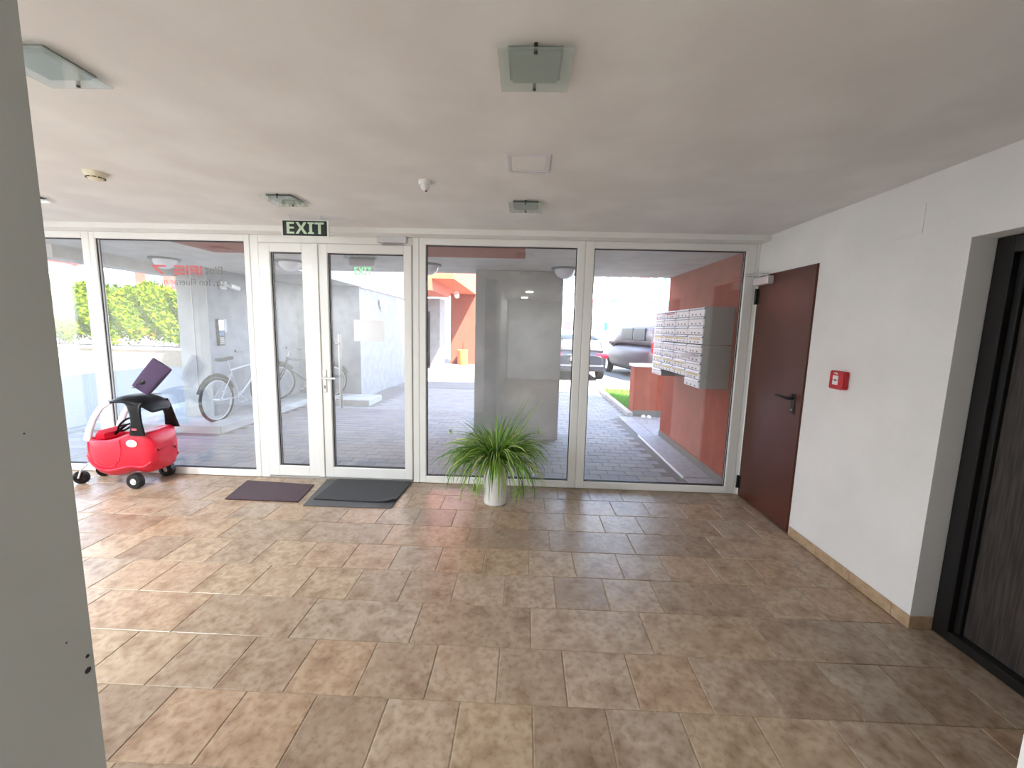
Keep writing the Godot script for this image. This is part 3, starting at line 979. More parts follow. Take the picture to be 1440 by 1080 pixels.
		# rear wheels
		for ax in [[-0.17, 0.072]]:
			g = Geo.new()
			g.lathe(Vector3(ax[0], 0.07, side * 0.135), [Vector2(0.03, 0.0), Vector2(0.055, 0.0), Vector2(0.07, 0.012), Vector2(0.07, 0.052), Vector2(0.06, 0.064), Vector2(0.034, 0.066), Vector2(0.032, 0.058), Vector2(0.03, 0.0)], 32, Vector3(0, 0, side))
			put(t, "tyre", g, tyre)
			g = Geo.new()
			g.lathe(Vector3(ax[0], 0.07, side * 0.135), [Vector2(0, 0.02), Vector2(0.033, 0.02), Vector2(0.033, 0.054), Vector2(0.028, 0.062), Vector2(0.02, 0.056), Vector2(0.012, 0.066), Vector2(0, 0.067)], 24, Vector3(0, 0, side))
			put(t, "hub", g, hub)
		# front caster with its wire fork
		g = Geo.new()
		var cz: float = side * 0.105
		g.lathe(Vector3(0.40, 0.062, cz - 0.022), [Vector2(0, 0.0), Vector2(0.05, 0.0), Vector2(0.062, 0.01), Vector2(0.062, 0.034), Vector2(0.05, 0.044), Vector2(0, 0.044)], 32, Vector3(0.28, 0, 1).normalized())
		put(t, "caster_wheel", g, blk)
		g = Geo.new()
		g.tube([Vector3(0.285, 0.2, cz), Vector3(0.33, 0.195, cz), Vector3(0.365, 0.15, cz + side * 0.035), Vector3(0.40, 0.064, cz + side * 0.035)], 0.008, 8)
		put(t, "caster_fork", g, hub)
		g = Geo.new()
		g.bx(-0.322, -0.30, 0.36, 0.42, side * 0.1 - 0.03, side * 0.1 + 0.03, 0.008)
		put(t, "tail_panel", g, red)
	# roof
	var R := []
	var q := Geo.new()
	for s in [[-0.305, 0.70, 0.09, 0.010], [-0.298, 0.728, 0.12, 0.014], [-0.275, 0.765, 0.142, 0.018], [-0.23, 0.792, 0.155, 0.022], [-0.17, 0.812, 0.16, 0.024], [-0.09, 0.822, 0.16, 0.024], [-0.02, 0.815, 0.155, 0.022], [0.03, 0.80, 0.148, 0.018], [0.05, 0.79, 0.13, 0.008]]:
		var r := PackedVector3Array()
		for i in 24:
			var a := TAU * i / 24
			var zc := cos(a); var yc := sin(a)
			var zz: float = -s[2] * signf(zc) * pow(absf(zc), 0.6)
			r.append(Vector3(s[0], s[1] + s[3] * signf(yc) * pow(absf(yc), 0.7) - 0.03 * pow(absf(zz) / 0.16, 3.0), zz))
		R.append(r)
	q.smooth(true); q.loft(R)
	put(t, "roof", q, blk)
	q = Geo.new()
	q.tube([Vector3(0.045, 0.772, -0.145), Vector3(0.062, 0.785, -0.07), Vector3(0.066, 0.79, 0), Vector3(0.062, 0.785, 0.07), Vector3(0.045, 0.772, 0.145)], 0.014, 10)
	put(t, "windscreen_rail", q, clearish)
	q = Geo.new()
	q.bx(-0.235, -0.155, 0.8335, 0.842, 0.07, 0.11, 0.004)
	put(t, "roof_badge", q, mat(rgb(226, 226, 226), 0.4), "pale badge on the black roof")
	q = Geo.new()
	q.hoop(Vector3(0.055, 0.545, 0.02), Vector3(0.85, 0.52, 0).normalized(), 0.072, 0.009, 28, 8)
	q.tube([Vector3(0.055, 0.545, -0.05), Vector3(0.062, 0.54, 0.02), Vector3(0.055, 0.545, 0.09)], 0.008, 8)
	q.tube([Vector3(0.062, 0.54, 0.02), Vector3(0.14, 0.48, 0.02), Vector3(0.2, 0.42, 0.02)], 0.014, 8)
	put(t, "steering_wheel", q, blk)
	q = Geo.new()
	q.box(Vector3(0.205, 0.455, 0), Vector3(0.08, 0.11, 0.24), 0.03)
	put(t, "dashboard", q, red)
	q = Geo.new()
	q.lathe(Vector3(0.168, 0.47, 0.05), [Vector2(0, 0.0), Vector2(0.016, 0.0), Vector2(0.013, 0.02), Vector2(0, 0.022)], 14, Vector3(-1, 0.3, 0).normalized())
	put(t, "horn_button", q, mat(rgb(226, 190, 60), 0.4), "yellow horn button")
	# seat back inside
	q = Geo.new()
	q.box(Vector3(-0.16, 0.36, 0), Vector3(0.05, 0.22, 0.25), 0.02)
	put(t, "seat", q, red)
	# purple pouch leaning on the roof
	var cl := mat(rgb(78, 62, 90), 0.9)
	cl.rim_enabled = true; cl.rim = 0.4
	var p := thing("fabric_pouch", "purple padded fabric pouch propped on the toy car's black roof", "pouch", Vector3(-3.525, 0.872, -3.70))
	p.rotation = Vector3(0, 0.25, deg_to_rad(-38.0))
	g = Geo.new()
	var rr := []
	for k in 9:
		var f := k / 8.0
		var th := 0.034 * pow(sin(PI * clampf(f * 0.9 + 0.06, 0, 1)), 0.45) + 0.004
		var wd := 0.078 + 0.012 * f
		rr.append(g.ring(Vector3(0, 0.012 + 0.31 * f, 0), Vector3.RIGHT, Vector3.FORWARD, wd, th, 24, 0.45))
	g.smooth(true); g.loft(rr)
	put(p, "cushion", g, cl)
	g = Geo.new()
	g.lathe(Vector3(-0.02, 0.10, 0.032), [Vector2(0.0, 0.0), Vector2(0.021, 0.0), Vector2(0.022, 0.008), Vector2(0.014, 0.013), Vector2(0, 0.014)], 18, Vector3.BACK)
	put(p, "toggle", g, M.black)
	g = Geo.new()
	g.tube([Vector3(-0.02, 0.085, 0.042), Vector3(-0.045, 0.06, 0.046), Vector3(-0.02, 0.045, 0.046), Vector3(-0.035, 0.02, 0.044), Vector3(-0.055, 0.003, 0.035)], 0.0035, 6)
	put(p, "cord", g, M.black)

# ---------------------------------------------------------------- the covered passage outside
const GY := -0.02

func outside() -> void:
	var g := Geo.new()
	# ground and paving
	g.bx(-70, 70, -0.6, -0.06, -110, -10.6)
	g.bx(2.1, 70, -0.6, -0.06, -10.6, -6.2)
	g.bx(-70, -6.2, -0.6, -0.06, -10.6, -3.0)
	struct("road", "pale sunlit asphalt of the car park beyond the covered passage", g, M.asphalt)
	var pv := struct_node("pavement", "grey block paving laid in running bond outside the glazing")
	g = Geo.new(); g.bx(-6.2, 2.1, -0.3, -0.0255, -10.6, -4.03)
	put(pv, "bedding", g, M.joint)
	var rng := RandomNumberGenerator.new()
	rng.seed = 9
	var PW := 0.2; var PD := 0.14
	var base := Geo.new(); base.bx(0.002, PW - 0.002, -0.06, 0.0, 0.002, PD - 0.002, 0.005)
	var pm := base.done()
	var mass := [SurfaceTool.new(), SurfaceTool.new(), SurfaceTool.new(), SurfaceTool.new()]
	var n := 0
	var row := 0
	var z := -4.28 - PD
	while z > -10.55:
		var x := -6.15 + (PW / 2 if row % 2 else 0.0)
		while x < 2.06:
			var lim := 1.74 if z > -7.6 else 1.98
			if x + PW < lim and not (x < -4.15 and z < -5.5) and not (x < -2.9 and z < -7.85):
				var p := Vector3(x, GY + rng.randf_range(-0.0025, 0.001), z)
				var mi := rng.randi() % 4
				if n < 290 and x > -4.6 - 0.5 * row * 0.1:
					var o := put(pv, "paver", pm, M.paver[mi])
					o.position = p
					n += 1
				else:
					mass[mi].append_from(pm, 0, Transform3D(Basis(), p))
			x += PW
		z -= PD
		row += 1
	for k in 4:
		var o := put(pv, "paver_field", mass[k].commit(), M.paver[k])
		o.set_meta("kind", "stuff")
	g = Geo.new()
	g.bx(-5.9, 1.74, -0.1, GY + 0.001, -4.278, -4.03, 0.004)
	put(pv, "edge_slab", g, M.slab)
	g = Geo.new()
	g.bx(1.76, 2.065, -0.1, GY + 0.012, -6.2, -4.40, 0.004)
	put(pv, "ramp_slab", g, M.slab)
	g = Geo.new()
	g.bx(1.76, 2.065, -0.1, GY + 0.004, -4.40, -4.03, 0.004); g.bx(2.0, 2.6, -0.1, GY + 0.012, -7.6, -6.2, 0.004); g.bx(1.76, 2.0, -0.1, GY + 0.006, -7.6, -6.205, 0.004)
	put(pv, "ramp_slab", g, M.slab)
	g = Geo.new()
	g.bx(1.742, 1.758, -0.1, GY + 0.014, -6.2, -4.40, 0.002)
	put(pv, "edge_strip", g, M.bright)
	# soffit with the red painted field
	g = Geo.new(); g.bx(-6.05, 6.0, 2.31, 2.62, -6.25, -4.03)
	g.bx(-6.05, -3.4, 2.31, 2.62, -12.5, -6.25)
	g.bx(-5.42, -5.12, 2.17, 2.31, -6.2, -4.5)
	struct("soffit", "off-white rendered soffit over the passage outside", g, M.soffit)
	g = Geo.new(); g.bx(-3.55, -0.02, 2.304, 2.31, -4.80, -4.06)
	struct("trim_2", "dark red painted field on the soffit just outside the glazing", g, M.red_soffit)
	g = Geo.new()
	g.bx(-6.05, 6.0, 2.62, UP_H, -6.25, 5.2)
	g.bx(-6.05, -3.4, 2.62, UP_H, -12.5, -6.25)
	struct("upper_floors", "upper storeys of the apartment block above the passage", g, M.bright)
	# pillar and passage walls
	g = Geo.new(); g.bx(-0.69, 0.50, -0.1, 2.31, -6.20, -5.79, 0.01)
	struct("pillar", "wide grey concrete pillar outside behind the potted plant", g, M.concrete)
	var w := struct_node("wall_passage_right", "brick red rendered wall carrying the mailboxes outside")
	g = Geo.new(); g.bx(2.065, 2.4, -0.1, 2.31, -6.22, -4.03)
	put(w, "render", g, M.red_render)
	g = Geo.new(); g.bx(2.052, 2.066, GY, 0.075, -6.22, -4.04, 0.003)
	put(w, "plinth", g, M.plinth)
	w = struct_node("wall_passage_left", "grey rendered wall end with intercom and camera outside at left")
	g = Geo.new(); g.bx(-5.15, -4.71, -0.1, 2.31, -8.6, -6.15)
	put(w, "render", g, M.grey_render)
	g = Geo.new(); g.bx(-5.15, -4.708, -0.1, 2.31, -6.15, -6.13)  # same wall; its end face is set paler with the pillar material
	put(w, "end_face", g, M.concrete, "beige grey end face, coloured paler than the rest of the wall")
	g = Geo.new(); g.bx(-4.93, -4.915, 0.06, 2.31, -6.131, -6.124, 0.002)
	put(w, "cover_strip", g, M.soffit)
	g = Geo.new(); g.bx(-4.71, -3.42, -0.1, 2.31, -8.9, -8.6)
	struct("wall_niche", "grey rendered wall closing the covered niche behind the bicycles", g, M.grey_render)
	g = Geo.new(); g.bx(-4.71, -3.4, -0.1, 2.31, -12.5, -8.902)
	g.bx(-3.42, -3.4, -0.1, 2.31, -8.902, -8.6)
	struct("wall_bright", "pale blue-grey rendered wall seen through the entrance door", g, M.grey_render)
	g = Geo.new()
	g.bx(-6.05, -4.18, -0.1, 0.085, -7.88, -5.55, 0.008)
	g.bx(-4.71, -2.97, -0.1, 0.085, -8.6, -7.885, 0.008)
	struct("sidewalk", "raised concrete kerb slab along the grey wall outside", g, M.concrete)
	# conduit and flood light on the bright wall
	g = Geo.new(); g.cyl(Vector3(-3.385, 2.295, -12.4), Vector3(-3.385, 2.295, -8.62), 0.014, 8)
	one("conduit", "thin grey conduit running along the top of the pale wall", "conduit", g, M.alu)
	var t := thing("wall_light", "white square flood light with a sensor on the pale wall", "wall light", Vector3(-3.4, 2.03, -9.87))
	g = Geo.new(); g.bx(0.02, 0.09, -0.08, 0.09, -0.16, 0.16, 0.015)
	put(t, "head", g, M.white)
	g = Geo.new(); g.bx(0.0, 0.03, -0.15, -0.06, -0.03, 0.03, 0.006); g.lathe(Vector3(0.05, -0.16, 0.02), [Vector2(0, -0.03), Vector2(0.03, -0.02), Vector2(0.036, 0.01), Vector2(0, 0.03)], 14)
	put(t, "sensor", g, M.white)
	# dome lamps under the soffit
	t = thing("dome_lamp", "white dome lamp under the soffit in front of the grey pillar", "outdoor lamp", Vector3(0.48, 2.31, -5.47), 0.0, "dome lamps under the soffit")
	g = Geo.new(); g.lathe(Vector3.ZERO, [Vector2(0, -0.022), Vector2(0.165, -0.022), Vector2(0.17, -0.016), Vector2(0.17, 0), Vector2(0, 0)], 32)
	put(t, "base_ring", g, mat(rgb(120, 120, 122), 0.5))
	g = Geo.new()
	var prof := []
	for k in 9:
		var a := PI / 2 * k / 8.0
		prof.append(Vector2(0.13 * sin(a), -0.022 - 0.115 * cos(a)))
	prof.append(Vector2(0, -0.022))
	g.lathe(Vector3.ZERO, prof, 32)
	put(t, "dome", g, mat(rgb(232, 234, 238), 0.12))
	dup(t, "white dome lamp under the soffit above the right-hand door leaf edge", Vector3(-1.25, 2.31, -5.40))
	dup(t, "white dome lamp seen through the narrow left door leaf", Vector3(-3.0, 2.31, -5.36))
	dup(t, "white dome lamp at far left behind the red lettering on the glass", Vector3(-4.62, 2.31, -5.36))
	# lit exit luminaire under the soffit outside the door
	t = thing("exit_luminaire", "small clear emergency luminaire with green EXIT letters outside the entrance door", "emergency light", Vector3(-1.93, 2.31, -5.0))
	g = Geo.new(); g.bx(-0.15, 0.15, -0.095, 0.0, -0.03, 0.03, 0.006)
	put(t, "housing", g, M.alu)
	g = Geo.new(); g.bx(-0.125, 0.125, -0.215, -0.095, -0.003, 0.003, 0.001)
	put(t, "panel", g, M.clear)
	var ex := text("EXIT", 0.085, 0.001, true)
	var lo := put(t, "letters", ex, glow(Color(0.55, 0.97, 0.63), 0.15))
	lo.position = Vector3(0, -0.155, 0.0042)
	lo.scale = Vector3(0.2 / ex.get_aabb().size.x, 1, 1)
	mailboxes()
	# intercom, notice and camera on the grey wall
	t = thing("intercom", "black and silver intercom panel on the grey wall outside", "intercom", Vector3(-4.71, 1.36, -6.36))
	g = Geo.new(); g.bx(0, 0.035, -0.2, 0.2, -0.07, 0.07, 0.006)
	put(t, "case", g, M.black)
	g = Geo.new(); g.bx(0.035, 0.038, 0.03, 0.19, -0.055, 0.055, 0.001)
	put(t, "camera_plate", g, M.steel)
	g = Geo.new(); g.bx(0.035, 0.038, -0.05, 0.02, -0.05, 0.05, 0.001)
	put(t, "screen", g, mat(rgb(120, 140, 170), 0.1))
	for r in 4:
		for c in 3:
			g = Geo.new(); g.bx(0.035, 0.041, -0.175 + r * 0.027, -0.155 + r * 0.027, -0.042 + c * 0.03, -0.02 + c * 0.03, 0.002)
			put(t, "key", g, M.alu)
	g = Geo.new(); g.bx(0.0, 0.002, -0.1, 0.1, -0.035, 0.035)
	one("paper_notice", "white paper strip on the grey wall right beside the intercom", "paper", g, M.paper, Vector3(-4.71, 1.46, -6.49))
	t = thing("security_camera", "white bullet camera on the grey wall above the intercom", "camera", Vector3(-4.71, 2.08, -6.47))
	g = Geo.new(); g.bx(0, 0.05, -0.06, 0.06, -0.06, 0.06, 0.008)
	put(t, "mount_box", g, M.white)
	g = Geo.new(); g.tube([Vector3(0.05, 0, 0), Vector3(0.09, 0, -0.02), Vector3(0.1, -0.005, -0.06)], 0.016, 10)
	put(t, "bracket", g, M.white)
	g = Geo.new(); g.cyl(Vector3(0.1, 0.0, -0.04), Vector3(0.13, -0.03, -0.2), 0.038, 18)
	put(t, "barrel", g, M.white)
	g = Geo.new(); g.cyl(Vector3(0.13, -0.03, -0.2), Vector3(0.132, -0.032, -0.208), 0.03, 18)
	put(t, "lens", g, M.black)
	bicycle("old silver framed bicycle leaning by the grey wall below the intercom", Vector3(-4.46, 0.085, -6.45), deg_to_rad(88), rgb(176, 178, 182), rgb(40, 40, 42))
	bicycle("dark bicycle with a black saddle behind the narrow door leaf", Vector3(-4.22, 0.085, -7.9), deg_to_rad(233), rgb(70, 66, 66), rgb(30, 30, 32))
	# low wall, kerb and lawn beyond the mailboxes
	w = struct_node("wall_low", "low brick red garden wall with pale coping beyond the mailboxes")
	g = Geo.new(); g.bx(2.02, 7.0, -0.1, 0.90, -7.95, -7.65)
	put(w, "render", g, M.red_render)
	g = Geo.new(); g.bx(1.99, 7.03, 0.90, 0.945, -7.98, -7.62, 0.006)
	put(w, "coping", g, M.bright)
	g = Geo.new(); g.bx(2.02, 7.0, GY, 0.1, -7.65, -7.638, 0.003)
	put(w, "plinth", g, M.plinth)
	w = struct_node("kerb", "grey concrete kerb stones edging the small lawn")
	for k in 6:
		g = Geo.new(); g.bx(1.93, 2.03, -0.1, 0.06, -10.62 + 0.5 * k, -10.63 + 0.5 * (k + 1), 0.012)
		put(w, "kerb_stone", g, M.concrete)
	lawn()
	for c in [Vector3(2.17, 0, -7.45), Vector3(2.26, 0, -7.42)]:
		g = Geo.new()
		var r := RandomNumberGenerator.new(); r.seed = int(c.x * 100)
		var rings := []
		for k in 5:
			var rr := PackedVector3Array()
			for i in 9:
				var a := TAU * i / 9
				var rad := 0.035 * sin(PI * (0.15 + 0.7 * k / 4.0)) * r.randf_range(0.75, 1.3)
				rr.append(Vector3(cos(a) * rad, 0.06 * k / 4.0, -sin(a) * rad))
			rings.append(rr)
		g.loft(rings)
		one("crumpled_paper", ["small crumpled white paper at the low red wall, the one nearer the lawn", "small crumpled white paper at the low red wall, the one nearer the mailboxes"][int(c.x > 2.2)], "litter", g, M.paper, Vector3(c.x, GY + 0.013, c.z), 0.0, "crumpled papers by the low wall")

const UP_H := 13.0

func mailboxes() -> void:
	var side := mat(rgb(150, 149, 145), 0.5)
	var front := mat(rgb(238, 238, 240), 0.4)
	var lab := mat(rgb(246, 246, 246), 0.6)
	var yel := mat(rgb(226, 206, 120), 0.6)
	var ink := mat(rgb(60, 60, 66), 0.6)
	var slot := mat(rgb(58, 58, 62), 0.7)
	var red := mat(rgb(214, 120, 124), 0.6)
	var rng := RandomNumberGenerator.new()
	rng.seed = 3
	var CW := 0.393
	var lk := Geo.new(); lk.bx(-0.014, -0.012, 0.014, 0.028, -0.014, 0.014, 0.0005)
	var lock_mesh := lk.done()
	for bank in 2:
		var y1 := 1.795 if bank == 0 else 1.417
		var rh := 0.0935 if bank == 0 else 0.0885
		var t := thing("mailbox_bank", ["upper bank of small grey letterboxes on the red wall outside", "lower bank of letterboxes with two boxes hanging below the rest"][bank], "mailboxes", Vector3(2.062, y1 - 4 * rh, -4.24), 0.0, "letterbox banks on the red wall")
		var g := Geo.new()
		for c in 4:
			var rows := 5 if bank == 1 and (c == 0 or c == 3) else 4
			g.bx(-0.285, 0.0, 4 * rh - rows * rh + 0.001, 4 * rh - 0.002, -CW * (c + 1), -CW * c, 0.002)
		put(t, "body", g, side)
		for c in 4:
			var rows := 5 if bank == 1 and (c == 0 or c == 3) else 4
			for r in rows:
				var d := Node3D.new()
				d.name = "mailbox_door"
				t.add_child(d, true)
				d.position = Vector3(-0.285, 4 * rh - (r + 1) * rh, -CW * (c + 1))
				g = Geo.new()
				g.bx(-0.012, 0.0, 0.004, rh - 0.026, 0.006, CW - 0.006, 0.003)
				put(d, "panel", g, front)
				g = Geo.new()
				g.bx(-0.002, 0.0, rh - 0.028, rh - 0.006, 0.012, CW - 0.012)
				put(d, "slot", g, slot)
				g = Geo.new()
				g.xf = Transform3D(Basis(Vector3.BACK, -0.5 - rng.randf() * 0.3), Vector3(-0.004, rh - 0.005, 0))
				g.bx(-0.003, 0.001, -0.022, 0.0, 0.014, CW - 0.014, 0.001)
				put(d, "flap", g, front)
				g = Geo.new()
				var lm := yel if (r == 3 and bank == 0) or (r == 2 and bank == 1 and c > 0) or (r == 3 and bank == 1) else (red if rng.randf() < 0.08 else lab)
				g.bx(-0.0135, -0.012, rh - 0.05, rh - 0.034, 0.05, CW - 0.05, 0.0005)
				put(d, "name_label", g, lm)
				for k in 3:
					put(d, "lock", lock_mesh, ink).position = Vector3(0, 0, 0.10 + k * 0.095 + rng.randf_range(-0.015, 0.015))
	var e := Geo.new()
	e.bx(-0.11, 0.11, -0.001, 0.001, -0.055, 0.055)
	var o := one("envelope", "bright white envelope sticking out of the nearest lower letterbox column", "envelope", e, M.paper, Vector3(1.705, 1.305, -4.43))
	o.rotation = Vector3(0, PI / 2, 0)
	o.rotate_object_local(Vector3.RIGHT, -0.55)

func bicycle(label: String, at: Vector3, turn: float, c: Color, seat_c: Color) -> void:
	var t := thing("bicycle", label, "bicycle", at, turn, "bicycles by the grey wall")
	t.rotation.z = 0.06
	var paint := mat(c, 0.35, 0.4)
	var R := 0.33
	var rear := Vector3(-0.52, R, 0); var front := Vector3(0.53, R, 0)
	for h in [rear, front]:
		var w := Node3D.new(); w.name = "wheel"; t.add_child(w, true)
		w.position = h
		var g := Geo.new(); g.hoop(Vector3.ZERO, Vector3.BACK, R - 0.02, 0.02, 40, 8)
		put(w, "tyre", g, M.rubber)
		g = Geo.new(); g.hoop(Vector3.ZERO, Vector3.BACK, R - 0.045, 0.009, 40, 6)
		put(w, "rim", g, M.alu)
		g = Geo.new(); g.cyl(Vector3(0, 0, -0.05), Vector3(0, 0, 0.05), 0.018, 10)
		put(w, "hub", g, M.alu)
		g = Geo.new()
		for k in 18:
			var a := TAU * k / 18
			g.tube([Vector3(0, 0, 0.02 if k % 2 else -0.02), Vector3(cos(a), sin(a), 0) * (R - 0.045)], 0.0014, 4)
		put(w, "spokes", g, M.alu)
	var bb := Vector3(-0.08, 0.29, 0); var st := Vector3(-0.20, 0.72, 0); var hd := Vector3(0.36, 0.76, 0); var hd2 := Vector3(0.395, 0.62, 0)
	var g := Geo.new()
	g.cyl(bb, st, 0.016, 10); g.cyl(st, hd, 0.016, 10); g.cyl(bb, hd2, 0.018, 10); g.cyl(hd2, hd + (hd - hd2) * 0.25, 0.02, 10)
	for s in [-1, 1]:
		g.cyl(bb + Vector3(0, 0, s * 0.03), rear + Vector3(0, 0, s * 0.06), 0.009, 8)
		g.cyl(st + Vector3(0.01, -0.04, s * 0.015), rear + Vector3(0, 0, s * 0.06), 0.008, 8)
	put(t, "frame", g, paint)
	g = Geo.new()
	for s in [-1, 1]:
		g.tube([hd2 + Vector3(0, -0.02, s * 0.03), hd2 + Vector3(0.04, -0.12, s * 0.05), front + Vector3(0, 0, s * 0.055)], 0.011, 8)
	put(t, "fork", g, paint)
	g = Geo.new()
	g.cyl(hd, hd + Vector3(-0.03, 0.16, 0), 0.012, 10)
	g.tube([Vector3(0.24, 0.96, -0.3), Vector3(0.34, 0.95, -0.2), Vector3(0.36, 0.93, -0.06), Vector3(0.36, 0.93, 0.06), Vector3(0.34, 0.95, 0.2), Vector3(0.24, 0.96, 0.3)], 0.011, 8)
	put(t, "handlebar", g, M.alu)
	g = Geo.new()
	g.cyl(Vector3(0.24, 0.96, -0.31), Vector3(0.29, 0.955, -0.25), 0.016, 10); g.cyl(Vector3(0.24, 0.96, 0.31), Vector3(0.29, 0.955, 0.25), 0.016, 10)
	put(t, "grip", g, M.rubber)
	g = Geo.new(); g.cyl(st, st + Vector3(-0.045, 0.16, 0), 0.012, 10)
	put(t, "seat_post", g, M.alu)
	g = Geo.new()
	var rr := []
	for q in [[-0.16, 0.07], [-0.14, 0.085], [-0.06, 0.07], [0.02, 0.035], [0.1, 0.024], [0.12, 0.012]]:
		rr.append(g.ring(st + Vector3(-0.04 + q[0], 0.185, 0), Vector3.BACK, Vector3.UP, q[1], 0.025, 14, 0.8))
	g.smooth(true); g.loft(rr)
	put(t, "saddle", g, mat(seat_c, 0.6))
	g = Geo.new()
	g.hoop(bb + Vector3(0, 0, 0.05), Vector3.BACK, 0.085, 0.006, 24, 6); g.cyl(bb + Vector3(0, 0, -0.06), bb + Vector3(0, 0, 0.06), 0.02, 10)
	g.cyl(bb + Vector3(0, 0, 0.065), bb + Vector3(0.12, -0.11, 0.065), 0.009, 8); g.cyl(bb + Vector3(0, 0, -0.065), bb + Vector3(-0.12, 0.11, -0.065), 0.009, 8)
	g.box(bb + Vector3(0.12, -0.11, 0.11), Vector3(0.09, 0.02, 0.07), 0.005); g.box(bb + Vector3(-0.12, 0.11, -0.11), Vector3(0.09, 0.02, 0.07), 0.005)
	put(t, "crank", g, M.alu)
	g = Geo.new()
	for s in [0, 1]:
		var h: Vector3 = [rear, front][s]
		var pth := []
		for k in 9:
			var a := lerpf(0.35, 2.7, k / 8.0) if s == 0 else lerpf(0.7, 2.4, k / 8.0)
			pth.append(h + Vector3(cos(a), sin(a), 0) * (R + 0.035))
		g.tube(pth, 0.028, 8, 0.3)
	put(t, "mudguard", g, M.rubber)

func lawn() -> void:
	var g := Geo.new()
	g.bx(2.03, 7.0, -0.1, 0.03, -10.62, -7.96)
	struct("ground_lawn", "earth bed under the small lawn", g, M.soil)
	var rng := RandomNumberGenerator.new()
	rng.seed = 12
	var b := Geo.new()
	b.tri(Vector3(-0.006, 0, 0), Vector3(0.006, 0, 0), Vector3(0.004, 0.05, 0.008))
	b.tri(Vector3(-0.006, 0, 0), Vector3(0.004, 0.05, 0.008), Vector3(0.012, 0.085, 0.03))
	var mm := MultiMesh.new()
	mm.transform_format = MultiMesh.TRANSFORM_3D
	mm.use_colors = true
	mm.mesh = b.done()
	mm.instance_count = 16000
	for i in 16000:
		var p := Vector3(rng.randf_range(2.04, 5.0), 0.03, rng.randf_range(-10.6, -7.97))
		var s := rng.randf_range(0.6, 1.2)
		mm.set_instance_transform(i, Transform3D(Basis(Vector3.UP, rng.randf() * TAU).scaled(Vector3.ONE * s), p))
		var k := rng.randf_range(0.75, 1.15)
		mm.set_instance_color(i, Color(0.20 * k, 0.46 * k, 0.07 * k))
	var o := MultiMeshInstance3D.new()
	o.name = "grass"
	o.multimesh = mm
	var m := mat(Color.WHITE, 0.7)
	m.vertex_color_use_as_albedo = true
	m.backlight_enabled = true; m.backlight = Color(0.4, 0.5, 0.2)
	o.material_override = m
	add_child(o)
	metas(o, "short bright green grass behind the kerb beyond the low wall", "grass", "", "stuff")

# ---------------------------------------------------------------- beyond the passage
func leaves_mm(called: String, label: String, category: String, count: int, spot: Callable, cols: Array, size: float, kind: String) -> MultiMeshInstance3D:
	var rng := RandomNumberGenerator.new()
	rng.seed = count
	var b := Geo.new()
	for k in 3:
		var a := TAU * k / 3.0
		b.xf = Transform3D(Basis(Vector3.UP, a) * Basis(Vector3.RIGHT, 0.5), Vector3(cos(a), 0.2 * k, sin(a)) * 0.6)
		b.tri(Vector3(-0.35, 0, 0), Vector3(0, 0.08, -0.5), Vector3(0, 0.12, 0.9)); b.tri(Vector3(0.35, 0, 0), Vector3(0, 0.12, 0.9), Vector3(0, 0.08, -0.5))
	var mm := MultiMesh.new()
	mm.transform_format = MultiMesh.TRANSFORM_3D
	mm.use_colors = true
	mm.mesh = b.done()
	mm.instance_count = count
	for i in count:
		var p: Vector3 = spot.call(rng)
		var bs := Basis.from_euler(Vector3(rng.randf() * TAU, rng.randf() * TAU, rng.randf() * TAU)).scaled(Vector3.ONE * size * rng.randf_range(0.6, 1.3))
		mm.set_instance_transform(i, Transform3D(bs, p))
		var c: Color = cols[rng.randi() % cols.size()]
		var k := rng.randf_range(0.75, 1.2)
		mm.set_instance_color(i, Color(c.r * k, c.g * k, c.b * k))
	var o := MultiMeshInstance3D.new()
	o.name = called
	o.multimesh = mm
	var m := mat(Color.WHITE, 0.65)
	m.metallic_specular = 0.1
	m.vertex_color_use_as_albedo = true
	m.backlight_enabled = true; m.backlight = Color(0.35, 0.45, 0.08)
	o.material_override = m
	if label:
		add_child(o)
		metas(o, label, category, "", kind)
	return o

